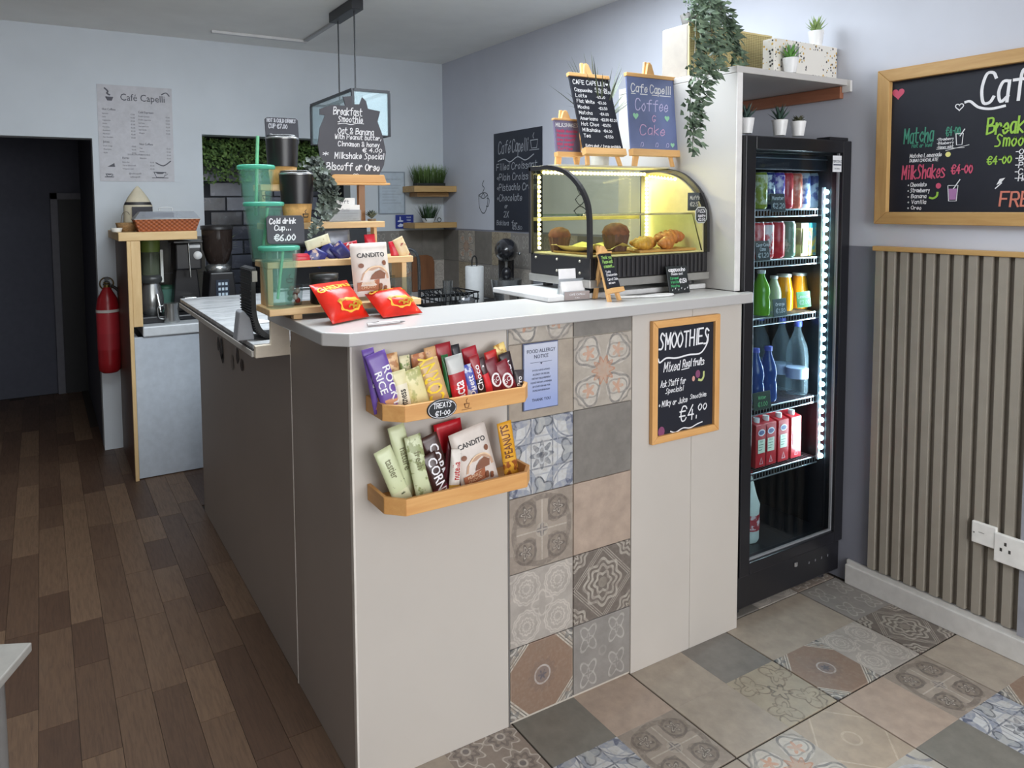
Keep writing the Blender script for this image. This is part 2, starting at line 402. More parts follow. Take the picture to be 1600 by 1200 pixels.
# ---- printed tile designs (all procedural)
BEIGE, GREYT, WARM = (164, 152, 138), (126, 121, 115), (172, 153, 138)
def tile_mat(name, base, design=None):
    t = NT('tile_'+name); X, Y, Z = t.xyz(2/WT)         # -1..1 over one tile
    n = t.noise(22, 5, .65); n2 = t.noise(90, 3)
    b = rgb(base); c = t.mix(n.ramp(.3, .72), tuple(v*.84 for v in b[:3])+(1,), tuple(min(1, v*1.12) for v in b[:3])+(1,))
    def rad(x, y): return (x*x+y*y).sqrt()
    def ring(x, y, r0, wd, nlobe=0, amp=0, ph=0):
        r = rad(x, y)
        if nlobe: r = r - (((y.atan2(x))*nlobe+ph).cos()*amp)
        return (r-r0).abs().lt(wd)
    def disc(x, y, r0, nlobe=0, amp=0, ph=0):
        r = rad(x, y)
        if nlobe: r = r - (((y.atan2(x))*nlobe+ph).cos()*amp)
        return r.lt(r0)
    wear = n2.ramp(.28, .55)*.5 + n.ramp(.3, .65)*.36
    def ink(m, colr, k=1.0):
        nonlocal c
        c = t.mix((m*wear*k).clamp(), c, rgb(colr))
    ax, ay = X.abs(), Y.abs(); fx, fy = ax-.5, ay-.5      # fx,fy: four-fold repeat
    cx_, cy_ = 1.0-ax, 1.0-ay                              # corner frame
    if design: design(dict(X=X, Y=Y, ax=ax, ay=ay, fx=fx, fy=fy, cx=cx_, cy=cy_, ring=ring, disc=disc, ink=ink, rad=rad, n=n, n2=n2, t=t))
    t.bump(n2, .08, .001)
    return t.fin(c, n*.2+.35)
def d_moor(q):
    i = q['ink']; r = q['ring']; d = q['disc']; W_ = (204, 206, 208)
    i(d(q['X'], q['Y'], 3), W_, .9); i(r(q['cx'], q['cy'], .82, .10), (120, 128, 146)); i(r(q['cx'], q['cy'], .66, .02), (60, 70, 96))
    i(d(q['cx'], q['cy'], .5, 4, .16), (122, 128, 146)); i(d(q['cx'], q['cy'], .26, 8, .07), (66, 74, 100)); i(d(q['cx'], q['cy'], .1), W_)
    b = (q['ax']-.34).abs().mn((q['ay']-.34).abs()); i(b.lt(.02), (74, 80, 96)); i((q['ax']-.5).abs().lt(.02), (150, 154, 164)); i((q['ay']-.5).abs().lt(.02), (150, 154, 164))
    i(d(q['X'], q['Y'], .3, 8, .09), (84, 88, 98)); i(r(q['X'], q['Y'], .17, .03, 4, .05), W_); i(d(q['X'], q['Y'], .08), (60, 62, 74))
    i(d(q['ax']-.86, q['Y'], .24, 3, .09), (150, 152, 152)); i(r(q['ax']-.86, q['Y'], .24, .03, 3, .09), (56, 60, 72)); i(d(q['X'], q['ay']-.86, .24, 3, .09), (150, 152, 152)); i(r(q['X'], q['ay']-.86, .24, .03, 3, .09), (56, 60, 72))
def d_medal(q):
    i = q['ink']; r = q['ring']; d = q['disc']
    i(d(q['cx'], q['cy'], .5), (128, 116, 106), .6); i(r(q['X'], q['Y'], .88, .075), (116, 106, 98)); i(d(q['fx']*.95, q['fy']*.95, .34, 3, .04), (126, 115, 104))
    i(r(q['fx'], q['fy'], .30, .035), (104, 94, 88)); i(d(q['fx'], q['fy'], .17, 5, .07), (92, 84, 80)); i(r(q['fx'], q['fy'], .1, .02, 5, .05), (190, 180, 168))
    i((q['ax'].mn(q['ay'])-.22).abs().lt(.03)*q['rad'](q['X'], q['Y']).lt(.8), (112, 104, 98), .8)
    i(d(q['X'], q['Y'], .2), (176, 166, 154)); i(d(q['X'], q['Y'], .14, 4, .05), (78, 78, 88)); i(q['ax'].mn(q['ay']).lt(.02)*d(q['X'], q['Y'], .8), (190, 180, 168))
def d_circ(q):
    i = q['ink']; r = q['ring']; P_ = (206, 198, 188)
    for rr in (.42, .36, .22, .12): i(r(q['fx'], q['fy'], rr, .022, 12, .015), P_, .75)
    i(r(q['X'], q['Y'], .26, .03, 4, .08), P_, .7); i(r(q['cx'], q['cy'], .22, .03), P_, .6)
def d_oct(q):
    i = q['ink']; r = q['ring']; d = q['disc']
    s = q['ax']+q['ay']; i(s.gt(1.42), (168, 164, 154)); i(s.lt(1.38)*q['ax'].lt(.97)*q['ay'].lt(.97), (128, 100, 82), .8)
    for o_ in (1.40, 1.50, 1.66): i((s-o_).abs().lt(.026), (206, 200, 188)); i((s-o_-.05).abs().lt(.018), (82, 80, 78))
    i(d(q['cx'], q['cy'], .3, 8, .06), (96, 98, 100)); i(r(q['cx'], q['cy'], .18, .03), (214, 208, 198)); i(d(q['cx'], q['cy'], .09), (60, 62, 72))
    i(d(q['X'], q['Y'], .42, 12, .05), (112, 98, 92), .45); i(r(q['X'], q['Y'], .24, .024), (196, 190, 186)); i(d(q['X'], q['Y'], .2), (128, 120, 120), .8); i(d(q['X'], q['Y'], .1, 6, .04), (76, 78, 92))
def d_flow(q):
    i = q['ink']; r = q['ring']; d = q['disc']; L = (186, 178, 166); D = (84, 76, 70)
    i(d(q['X'], q['Y'], 3), D, .75)
    s = q['ax']+q['ay']
    for o_ in (.92, 1.0, 1.08): i((s-o_).abs().lt(.018), L, .9)
    for rr, nl, am in ((.6, 8, .06), (.44, 8, .05), (.26, 6, .04)): i(r(q['X'], q['Y'], rr, .045, nl, am), L)
    i(d(q['X'], q['Y'], .15), (150, 142, 130))
    for rr in (.44, .3, .14): i(r(q['cx'], q['cy'], rr, .04, 8, .04), L)
def d_quat(q):
    i = q['ink']; r = q['ring']; P_ = (182, 177, 170)
    i(r(q['fx'], q['fy']*.8, .26, .03, 4, .09, PI), P_, .9); i(r(q['fx'], q['fy'], .1, .03, 4, .04), P_, .6); i(r(q['X'], q['Y'], .12, .03), P_, .3)
def d_floral(q):
    i = q['ink']; r = q['ring']; d = q['disc']
    i(d(q['fx'], q['fy'], .4), (206, 200, 190), .7)
    i(r(q['fx'], q['fy'], .38, .035, 3, .07, .8), (104, 102, 102)); i(r(q['fx'], q['fy'], .26, .025, 2, .08), (132, 128, 124)); i(r(q['cx'], q['cy'], .3, .03, 4, .06), (120, 116, 112))
    i(d(q['X'], q['Y'], .34, 10, .08), (186, 146, 120), .75); i(r(q['X'], q['Y'], .3, .03, 10, .08), (176, 120, 92), .9); i(d(q['fx'], q['fy'], .15, 5, .07), (190, 132, 98), .9)
def d_star(q):
    i = q['ink']; r = q['ring']; d = q['disc']
    i(d(q['X'], q['Y'], 3), (128, 114, 104), .6); i(d(q['fx'], q['fy'], .4, 8, .07), (150, 140, 132)); i(r(q['fx'], q['fy'], .42, .025, 8, .07), (206, 198, 188))
    i(r(q['fx'], q['fy'], .26, .05, 8, .05), (96, 88, 84)); i(r(q['fx'], q['fy'], .11, .025), (200, 192, 182)); i(d(q['fx'], q['fy'], .08), (100, 96, 98))
def d_scroll(q):
    i = q['ink']; r = q['ring']
    i(r(q['fx'], q['fy'], .34, .03, 3, .14, .6), (112, 98, 84)); i(r(q['fx'], q['fy'], .2, .028, 5, .09), (120, 108, 92)); i(r(q['X'], q['Y'], .22, .04, 5, .09), (92, 84, 76)); i(r(q['cx'], q['cy'], .34, .03, 6, .07), (104, 94, 84))
def d_faint(q):
    i = q['ink']; s = q['ax']+q['ay']; i((s-1.25).abs().lt(.03), (202, 188, 170), .7); i((s-1.35).abs().lt(.02), (160, 144, 126), .6); i(q['ring'](q['X'], q['Y'], .22, .03), (200, 186, 168), .6)
def d_blue(q):
    i = q['ink']; r = q['ring']; d = q['disc']; i(d(q['X'], q['Y'], .85), (96, 104, 124)); i(r(q['X'], q['Y'], .8, .05), (196, 196, 196)); i(r(q['X'], q['Y'], .55, .05, 8, .06), (200, 200, 200)); i(r(q['X'], q['Y'], .3, .04, 6, .08), (206, 204, 200)); i(r(q['cx'], q['cy'], .4, .04), (90, 96, 116))
TM = {'beige': tile_mat('beige', BEIGE), 'grey': tile_mat('grey', GREYT), 'warm': tile_mat('warm', WARM), 'slate': tile_mat('slate', (122, 118, 110)),
      'moor': tile_mat('moor', (178, 174, 168), d_moor), 'medal': tile_mat('medal', (160, 148, 136), d_medal), 'circ': tile_mat('circ', (168, 160, 152), d_circ),
      'oct': tile_mat('oct', (150, 130, 114), d_oct), 'flow': tile_mat('flow', (130, 120, 112), d_flow), 'quat': tile_mat('quat', (140, 135, 130), d_quat),
      'floral': tile_mat('floral', (172, 163, 152), d_floral), 'star': tile_mat('star', (150, 138, 128), d_star), 'scroll': tile_mat('scroll', (164, 152, 132), d_scroll),
      'faint': tile_mat('faint', (168, 152, 134), d_faint), 'blue': tile_mat('blue', (176, 170, 160), d_blue)}
TMESH = {}
def tile(kind, par, loc, rx=0, ry=0, rz=0, sx=WT, sy=WT, g=.0009, ox=0, oy=0, depth=.006):
    """one tile, face towards local +z; (ox,oy) = offset of the printed pattern"""
    k = (kind, round(sx, 4), round(sy, 4), g, ox, oy)
    if k not in TMESH:
        a, b = sx/2-g, sy/2-g; c = .0012; mm = MB()
        q = lambda s_, z: [(-a+s_+ox, -b+s_+oy, z), (a-s_+ox, -b+s_+oy, z), (a-s_+ox, b-s_+oy, z), (-a+s_+ox, b-s_+oy, z)]
        mm.add(q(0, -depth)+q(0, -c*.6)+q(c, 0), [(8, 9, 10, 11)]+[(i, (i+1) % 4, (i+1) % 4+4, i+4) for i in range(4)]+[(i+4, (i+1) % 4+4, (i+1) % 4+8, i+8) for i in range(4)])
        TMESH[k] = mm.mesh('tile', TM[kind])
    o = part('tile', TMESH[k], None, par, loc=loc); o.rotation_euler = (rx, ry, rz); return o
# tiled floor; real joints every second print
GX, GY = 1.4215, 1.1416
LAY = {(0, 1): 'beige', (1, 1): 'grey', (2, 1): 'beige', (3, 1): 'beige', (4, 1): 'quat', (0, 0): 'beige', (1, 0): 'scroll', (2, 0): 'oct', (3, 0): 'circ', (4, 0): 'flow',
       (0, -1): 'floral', (1, -1): 'faint', (2, -1): 'warm', (3, -1): 'medal', (4, -1): 'beige', (1, -2): 'blue', (2, -2): 'slate', (3, -2): 'moor', (4, -2): 'oct', (0, -2): 'moor',
       (-1, 1): 'warm', (-2, 1): 'slate', (-3, 1): 'star', (-4, 1): 'beige', (-1, 0): 'medal', (-2, 0): 'moor', (-3, 0): 'grey', (-4, 0): 'flow', (-1, -1): 'beige', (-2, -1): 'oct', (-3, -1): 'quat', (-4, -1): 'warm'}
kinds = list(TM)
for i in range(-4, 5):
    for j in range(-3, 5):
        if j > 1 and i < 2: continue
        k = LAY.get((i, j), kinds[(i*5+j*3) % len(kinds)])
        mx_ = GX+(i+.5)*WT; my_ = GY+(j+.5)*WT
        ex = .0016 if True else 0
        dx = ex if i % 2 == 0 else -ex; dy = ex if j % 2 == 0 else -ex
        if j == 1: dy = -ex
        tile(k, sub, (mx_+dx, my_+dy, 0.0), rz=RND.choice((0, PI/2, PI)))

# ================================================================== service counter
CY0, CX0, CX1, CZ = 1.513, 0.585, 1.874, 1.045
panel_m = C((194, 187, 179), .45, 0, .03, 3); shaded_panel_m = C((158, 148, 140), .5, 0, .03, 3)  # side panels' shade painted in: darker copy of the front panel colour
ctr = thing('service_counter', 'L shaped grey white panelled counter with a strip of patterned tiles', 'counter', (CX0, CY0, 0))
def cpart(name, x0, x1, y0, y1, z0, z1, mt, bv=.0015, **k):
    return part(name, MB().box(x0-CX0, x1-CX0, y0-CY0, y1-CY0, z0, z1), mt, ctr, bv, **k)
cpart('front_panel', CX0, 1.003, CY0, CY0+.02, 0, CZ, panel_m)
cpart('front_panel', 1.4225, 1.659, CY0, CY0+.02, 0, CZ, panel_m)
cpart('front_panel', 1.660, CX1, CY0, CY0+.02, 0, CZ, panel_m)
cpart('end_panel', CX1-.02, CX1, CY0+.02, 1.77, 0, CZ, panel_m)
cpart('side_panel', CX0, CX0+.02, CY0+.021, 1.964, 0, CZ, shaded_panel_m)
cpart('side_panel', CX0+.002, CX0+.02, 1.968, 3.34, 0, .945, shaded_panel_m)
cpart('joint_trim', CX0-.0015, CX0+.006, 1.9615, 1.9665, 0, .945, C((214, 208, 200), .4), .0008)
cpart('corner_trim', CX0-.0012, CX0+.004, CY0-.0012, CY0+.012, 0, CZ, C((222, 216, 208), .4), .0008)
cpart('tile_backing', 1.003, 1.4225, CY0+.006, CY0+.02, 0, CZ, C((196, 188, 176), .8), 0)
cpart('tile_trim', 1.0012, 1.0052, CY0-.0025, CY0+.01, 0, CZ, C((150, 148, 146), .3, .7), .0006)
cpart('back_panel', CX0+.02, CX1-.02, 1.752, 1.77, 0, CZ, shaded_panel_m)
cpart('rear_panel', CX0+.02, 1.02, 3.32, 3.34, 0, .945, shaded_panel_m)
cpart('inner_panel', 1.0, 1.02, 1.77, 3.32, 0, .945, shaded_panel_m)
cols_ = (['oct', 'circ', 'medal', 'moor', 'beige', 'floral'], ['quat', 'flow', 'warm', 'grey', 'floral', 'grey'])
zb = [0.0085, .2045, .4025, .602, .802, 1.0, CZ]
for c_ in range(2):
    x0 = 1.0055+.2075*c_
    for r_ in range(6):
        h = zb[r_+1]-zb[r_]
        full = r_ < 5
        tile(cols_[c_][r_], ctr, (x0+.1037-CX0, -.0005, (zb[r_]+zb[r_+1])/2 if full else (zb[5]+.1)), rx=PI/2, sx=.2065, sy=h if full else h, oy=0 if full else -(.1-h/2), g=.0012)
# upper worktop: L-shaped slab with a clipped corner
slab_m = C((184, 182, 181), .3, 0, .02, 5)
poly = [(.574, 1.487), (1.893, 1.487), (1.915, 1.505), (1.915, 1.525), (1.874, 1.525), (1.874, 1.768), (.90, 1.768), (.90, 1.975), (.527, 1.975), (.527, 1.535)]
m = MB().prism(poly[::-1], CZ, 1.0755, 'xy'); single('counter_worktop', m, slab_m, 'pale grey worktop slab with clipped corner over the front counter', 'worktop', bevel=.003)
# cream end board and lower worktop
m = MB().prism([(.49, .945), (.592, .945), (.592, 1.044), (.535, 1.044), (.533, .982), (.49, .975)], 1.966, 1.984, 'xz')
part('end_board', MB().prism([(.49-CX0, .945), (.5855-CX0, .945), (.5855-CX0, 1.044), (.533-CX0, 1.044), (.533-CX0, .978), (.49-CX0, .978)], 1.966-CY0, 1.984-CY0, 'xz'), C((224, 212, 194), .5), ctr, .002)
t = NT('marble_top'); n = t.noise(5, 6, .7, (1, 3, 1), 1.2); marble = t.fin(t.mix(n.ramp(.45, .7), rgb((192, 194, 196)), rgb((140, 142, 146))), .22)
lw = thing('lower_worktop', 'lower marbled worktop with dark edge line at the side of the counter', 'worktop', (.484, 1.986, .945))
part('slab', MB().box(0, .62, 0, 1.19, 0, .018), C((196, 192, 186), .4), lw, .002)
part('marble_sheet', MB().box(.004, .62, .0, 1.186, .022, .036), marble, lw, .002)
part('edge_line', MB().box(.002, .62, .0, 1.188, .018, .022), C((52, 50, 50), .5), lw)
# brown cup decals on the side of the counter
for k, (dx, pts) in enumerate((((342, 540), [(.0, .0), (.02, .05), (.05, .05), (.07, .0), (.05, -.06), (.02, -.06)]),)): pass
def decal(name, label, cat, cxp, cyp, wpx, hpx, colr):
    p = px(cxp, cyp, CX0); k = 1/ppm(p)
    o = thing(name, label, cat, (CX0-.0003, p.y, p.z), -PI/2); W, H = wpx*k*2.6, hpx*k
    mm = MB()
    mm.flat([(W*.5*math.cos(a)*(.75 if a < PI else 1), H*.5*math.sin(a)) for a in [2*PI*i/18 for i in range(18)]])
    part('print', mm, C(colr, .6), o); return mm
decal('wall_decal', 'dark brown coffee bean sticker, topmost and widest, on the counter side', 'sticker', 346, 545, 10, 34, (58, 46, 40))
decal('wall_decal', 'dark brown coffee bean sticker below the worktop nearest the back', 'sticker', 341, 537, 6, 22, (64, 50, 42))
decal('wall_decal', 'small dark brown bean sticker hanging lowest on the left', 'sticker', 348, 560, 6, 16, (60, 48, 42))
decal('wall_decal', 'faint pale cup sticker between the two dark bean groups', 'sticker', 363, 566, 7, 24, (140, 130, 122))
decal('wall_decal', 'dark bean sticker above the right group on the counter side', 'sticker', 371, 556, 6, 26, (62, 48, 42))
decal('wall_decal', 'dark bean sticker at the lower right end of the group', 'sticker', 378, 570, 8, 20, (66, 52, 44))
# ---- back kitchen: worktop run along the back and right walls
bc = thing('back_counter', 'low kitchen counter with pale grey front along the back walls', 'counter', (.38, 3.9, 0))
part('front_panel', MB().box(.0, 1.37, 0, .02, .004, .716), C((186, 194, 204), .4), bc, .002)
part('plinth_gap', MB().box(.0, 1.37, .03, .05, 0, .02), C((30, 28, 28), .8), bc)
part('end_panel', MB().box(0, .018, .021, .585, 0, .716), C((186, 194, 204), .4), bc)
part('worktop', MB().box(.04, 2.065, -.012, .585, .717, .768), C((206, 210, 214), .28), bc, .006)
part('side_front', MB().box(1.37, 1.39, -1.85, 0, 0, .716), C((186, 194, 204), .4), bc)
part('side_worktop', MB().box(1.36, 2.065, -1.87, -.0125, .717, .768), C((66, 68, 74), .35), bc, .006)
sg = {'grey': 'slate', 'b': 'quat'}
kk = ['quat', 'grey', 'circ', 'scroll', 'grey', 'quat', 'floral']
for r_ in range(2):
    for c_ in range(2): tile(kk[(c_*2+r_) % 7] if False else ('grey', 'slate')[(c_+r_) % 2], wall_back, (.44+.1+c_*.2, YB-.004, .77+.105+r_*.21), rx=PI/2, sx=.2, sy=.21)
    for c_ in range(4):
        w_ = .172; tile(kk[(c_*3+r_*2) % 7], wall_back, (1.762+w_/2+c_*w_, YB-.004, .77+.105+r_*.21), rx=PI/2, sx=w_, sy=.21)
    for c_ in range(11): tile(kk[(c_*2+r_*3+1) % 7], wall_right, (XW-.004, YB-.107-c_*.21, .77+.105+r_*.21), rx=PI/2, rz=-PI/2, sx=.21, sy=.21)
# niche with dark bricks
m = MB(); m.box(NX0-.1, NX0, YB+.12, YB+ND, NZ0-.1, NZ1+.1); m.box(NX1, NX1+.1, YB+.12, YB+ND, NZ0-.1, NZ1+.1); m.box(NX0, NX1, YB+.12, YB+ND, NZ1, NZ1+.1); m.box(NX0, NX1, YB+.12, YB+ND, NZ0-.1, NZ0-.002); m.box(NX0-.1, NX1+.1, YB+ND, YB+ND+.05, NZ0-.1, NZ1+.1)
niche = struct('wall_niche', m, C((40, 42, 48), .8))
bm = MB(); bm.box(-.0975, .0975, -.012, .0, -.0425, .0425); t = NT('dark_brick'); n = t.noise(14, 4); r = t.objrand(); t.bump(n, .3)
bmesh_ = bm.mesh('brick', t.fin(t.mix((n*.5+r*.6).ramp(.2, .9), rgb((52, 54, 64)), rgb((112, 116, 130))), n*.25+.12))
for r_ in range(11):
    for c_ in range(6):
        x0 = NX0+.06+c_*.205-(.1025 if r_ % 2 else 0); z0 = NZ0+.045+r_*.094
        if x0 < NX0+.0 or x0 > NX1-.05: continue
        o = part('brick', bmesh_, None, niche, .002, loc=(x0+.04, YB+ND, z0))
# ================================================================== right wall: board, slats, sockets
RZ = -PI/2      # faces -X: local x runs from far to near
def heart(s_, x, z): return [(x+s_*(16*math.sin(a)**3)/17, z+s_*(13*math.cos(a)-5*math.cos(2*a)-2*math.cos(3*a)-math.cos(4*a))/17) for a in [2*PI*i/24 for i in range(24)]]
def frame_board(name, label, cat, loc, rz, W, H, fw, fd, fmat, texts, board=None, bd=.008):
    """framed chalkboard, local origin bottom left, front towards -y"""
    o = thing(name, label, cat, loc, rz)
    part('board', MB().box(fw*.6, W-fw*.6, -bd, 0, fw*.6, H-fw*.6), board or CHALK, o)
    for nm, pl in (('frame_side', [(0, 0), (fw, fw), (fw, H-fw), (0, H)]), ('frame_side', [(W, 0), (W, H), (W-fw, H-fw), (W-fw, fw)])):
        part(nm, MB().prism(pl, -fd, 0, 'xz'), fmat[1], o, .002)
    for nm, pl in (('frame_rail', [(0, 0), (W, 0), (W-fw, fw), (fw, fw)]), ('frame_rail', [(0, H), (fw, H-fw), (W-fw, H-fw), (W, H)])):
        part(nm, MB().prism(pl, -fd, 0, 'xz'), fmat[0], o, .002)
    mm = MB(); mats = texts(mm, W, H)
    mm.v = [(a, b-bd, c) for a, b, c in mm.v]
    part('chalk_lettering', mm, mats, o, label='chalk lettering'); return o
WX, WZ = WOOD((206, 168, 110), (176, 134, 78), 'x'), WOOD((206, 168, 110), (176, 134, 78), 'z')
INKS = [INK, C((204, 82, 112), .6), C((150, 196, 70), .6), C((64, 140, 116), .6), C((206, 122, 104), .6), C((232, 226, 140), .6)]
def t_big(q, W, H):
    el = lambda x, z, a, b: [(x+a*math.cos(t), z+b*math.sin(t)) for t in [2*PI*i/12 for i in range(12)]]
    q.cur = 0
    q.hand('Café', .302, .362, .085, .0085, shear=.15, fit=.15); q.hand('Capelli', .48, .362, .085, .0085, shear=.15, fit=.24)
    q.ribbon(curve([(.262, .372), (.275, .372), (.298, .352), (.33, .344), (.365, .348)], 6), .0075); q.ribbon(heart(.012, .245, .360), .003)
    q.cur = 1; q.flat(heart(.021, .060, .425)); q.hand('MilkShakes', .08, .148, .042, .0042, fit=.128); q.hand('€4-00', .228, .158, .026, .0038, fit=.058)
    q.cur = 3; q.hand('Matcha', .083, .262, .046, .0042, fit=.088); q.hand('€4-00', .209, .276, .026, .003, fit=.04); q.hand('Hot or iced', .108, .246, .012, .002, fit=.06)
    q.cur = 0
    for i, s_ in enumerate(('Strawberry', 'Blueberry', 'Honey mint')): q.hand('-'+s_, .183, .262-.012*i, .008, .0014, fit=.048)
    q.ribbon([(.183, .236), (.262, .236)], .0016); q.ribbon([(.21, .23), (.275, .243)], .0016)
    q.hand('Matcha Lemonade', .103, .214, .012, .0017, fit=.095); q.hand('DUBAI CHOCOLATE', .103, .200, .009, .0016, fit=.085)
    for i, s_ in enumerate(('Chocolate', 'Strawberry', 'Banana', 'Vanilla', 'Oreo')): q.hand('• '+s_, .098, .122-.0185*i, .012, .0018, fit=(.058, .068, .058, .058, .044)[i])
    for cx_, cz_, s_ in ((.248, .262, .017), (.234, .098, .024)):
        q.ribbon([(cx_-s_*.6, cz_+s_), (cx_-s_*.45, cz_-s_), (cx_+s_*.45, cz_-s_), (cx_+s_*.6, cz_+s_), (cx_-s_*.6, cz_+s_)], .0025); q.ribbon([(cx_+s_*.1, cz_+s_*.6), (cx_+s_*.8, cz_+s_*1.7)], .003)
    q.cur = 6; q.flat([(.222, .112), (.225, .078), (.243, .078), (.246, .112)])
    q.cur = 1; q.flat(el(.192, .122, .008, .009))
    q.cur = 5; q.flat(el(.217, .218, .008, .008)); q.cur = 2; q.ribbon(curve([(.168, .085), (.178, .083), (.188, .09), (.19, .1)], 4), .006)
    q.cur = 2; q.hand('Breakfast', .322, .27, .045, .0055, fit=.17); q.hand('Smoothie', .345, .232, .034, .0042, fit=.13); q.hand('€4-00', .325, .182, .022, .0036, fit=.062)
    q.cur = 0
    for i, s_ in enumerate(('Oats', 'Banana', 'Peanut butter', 'Cinnamon', 'Honey')): q.hand('-'+s_, .396, .206-.019*i, .015, .0026)
    q.flat([(.352, .12), (.363, .125), (.374, .14), (.36, .137)]); q.ribbon([(.35, .11), (.365, .125)], .003)
    q.cur = 4; q.hand('FREE', .362, .058, .04, .0055, fit=.1); q.hand('WIFI', .49, .058, .04, .0048)
    return INKS+[C((170, 120, 170), .6)]
frame_board('menu_board', 'large pine framed chalkboard menu on the right hand wall', 'chalkboard', (XW-.001, 1.432, 1.278), RZ, .86, .505, .040, .026, (WX, WZ), t_big)
# slatted panel
sl = thing('slat_panel', 'taupe vertical slat wall panel with pine cap strip under the menu board', 'wall panel', (XW-.001, 1.43, .088), RZ)
SW = .0405; slm = C((152, 145, 134), .55, 0, .05, 12); NS = 17
part('backing', MB().box(0, SW*NS, -.006, 0, 0, 1.10), C((112, 105, 96), .6), sl)
sm_ = MB().prism([(.002, -.006), (.005, -.02), (.027, -.02), (.030, -.006)], .004, 1.10, 'xy').mesh('slat', slm)
for i in range(NS):
    if abs(i-11.6) < .1: continue
    part('slat', sm_, None, sl, loc=(SW*i, 0, 0))
part('cap_strip', MB().box(-.004, SW*NS, -.026, 0, 1.10, 1.116), WX, sl, .002)
part('base_rail', MB().box(0, SW*NS, -.009, 0, -.012, .0), C((150, 150, 152), .5), sl)
part('end_strip', MB().box(.452, .47, -.022, -.005, -.005, 1.1), C((150, 152, 160), .5), sl)
so = thing('wall_socket', 'white single switch plate low on the slatted panel', 'socket', (XW-.021, 1.102, .318), RZ)
part('plate', MB().box(0, .066, -.012, 0, 0, .066), WHITE, so, .003)
part('slot', MB().box(.02, .035, -.0128, -.012, .036, .038), C((150, 148, 146)), so); part('screw', MB().box(.006, .009, -.0128, -.012, .03, .034), C((90, 88, 86)), so)
so = thing('wall_socket', 'white double power socket overlapping the edge of the switch plate', 'socket', (XW-.0215, 1.040, .285), RZ)
part('plate', MB().box(0, .146, -.014, 0, 0, .086), WHITE, so, .003)
for k in range(2):
    for dx, dz in ((0, .015), (-.011, -.004), (.011, -.004)): part('pin_hole', MB().box(.03+k*.075+dx-.003, .03+k*.075+dx+.003, -.0146, -.014, .045+dz-.005, .045+dz+.005), C((60, 58, 56)), so)

# ================================================================== tall side panel with shelf over the fridge
tp = thing('fridge_surround', 'white board side panel and shelf enclosing the fridge top', 'shelving', (1.876, 1.545, 1.0765))
cream = C((190, 187, 184), .45, 0, .03, 4)
part('side_panel', MB().box(0, .022, 0, .53, 0, .677), cream, tp, .0015)
part('edge_trim', MB().box(-.001, .023, -.003, 0, 0, .677), C((228, 226, 224), .4), tp)
part('shelf_board', MB().box(0, XW-1.877, 0, .53, .678, .698), cream, tp, .0015)
part('support_batten', MB().box(XW-1.877-.02, XW-1.877, .02, .5, .636, .677), WOOD((170, 112, 84), (140, 88, 64), 'y'), tp, .002)
part('bracket', MB().box(XW-1.877-.012, XW-1.877, -.012, .02, .655, .695), C((232, 230, 228), .5), tp, .002)

# ================================================================== drinks fridge
FX0, FX1, FY0, FZT = 1.902, 2.446, 1.528, 1.572
FXO = 0
fr = thing('drinks_fridge', 'tall black glass door drinks fridge beside the counter', 'fridge', (FX0, FY0, 0))
FW, FD = FX1-FX0, .50
blk = C((26, 26, 31), .32, 0, .1, 6); blk2 = C((36, 37, 43), .45, 0, .1, 6)
def fp(name, x0, x1, y0, y1, z0, z1, mt=blk, bv=.003, par=fr, **k): return part(name, MB().box(x0, x1, y0, y1, z0, z1), mt, par, bv, **k)
fp('side_wall', 0, .03, .05, FD, .05, FZT-.012); fp('side_wall', FW-.03, FW, .05, FD, .05, FZT-.012)
fp('top', .031, FW-.031, .05, FD, 1.515, FZT-.012); fp('bottom', .031, FW-.031, .05, FD, .05, .175)
bk = fp('back_wall', .031, FW-.031, FD-.03, FD, .176, 1.514, blk2)
rib = MB().prism([(-.012, 0), (-.006, -.008), (.006, -.008), (.012, 0)], 0, 1.33, 'xy').mesh('rib', C((44, 46, 52), .4))
for i in range(13): part('rib', rib, None, bk, loc=(.055+i*.037, FD-.031, .18))
fp('base_grille', 0, FW, .012, .048, .032, .142, blk, .004)
fp('lock', .29, .306, .006, .012, .105, .121, C((190, 190, 192), .25, .8), .004)
for i in range(4): fp('control_mark', .37+.035*i, .376+.035*i, .0108, .0118, .095, .103, C((96, 96, 102)), 0)
for dx in (.03, FW-.06):
    part('foot', MB().cyl(dx+.015, .06, 0, .032, .018), blk2, fr)
dr = part('door', MB().box(0, .048, 0, .045, .146, FZT-.01).box(FW-.048, FW, 0, .045, .146, FZT-.01).box(.048, FW-.048, 0, .045, 1.52, FZT-.01).box(.048, FW-.048, 0, .045, .146, .186), blk, fr, .003)
part('glass_pane', MB().box(.048, FW-.048, .02, .026, .186, 1.52), GLASS((226, 236, 240), .05), dr)
part('gasket', MB().box(.048, FW-.048, .012, .019, .186, .192).box(FW-.054, FW-.048, .012, .019, .192, 1.52).box(.048, .054, .012, .019, .192, 1.52), C((130, 132, 136), .4), dr)
part('hinge_cover', MB().box(FW-.11, FW-.006, .01, .06, FZT-.01, FZT+.002), blk, dr, .002)
st = part('sticker', MB().box(.437, .486, -.0006, 0, 1.455, 1.51), C((226, 228, 232), .5), dr)
mm = MB(); mm.text('TEFCOLD', .461, 1.486, .009); mm.ribbon([(.442, 1.479), (.481, 1.479)], .004); mm.text('for drinks', .461, 1.464, .005); mm.v = [(a, b-.0007, c) for a, b, c in mm.v]; part('lettering', mm, C((30, 40, 70)), st)
fp('header_panel', .05, FW-.05, .06, .08, 1.462, 1.512, C((38, 40, 50), .35)); fp('header_trim', .05, FW-.05, .056, .06, 1.498, 1.501, C((170, 174, 182), .3, .6), 0)
ledx = FW-.052
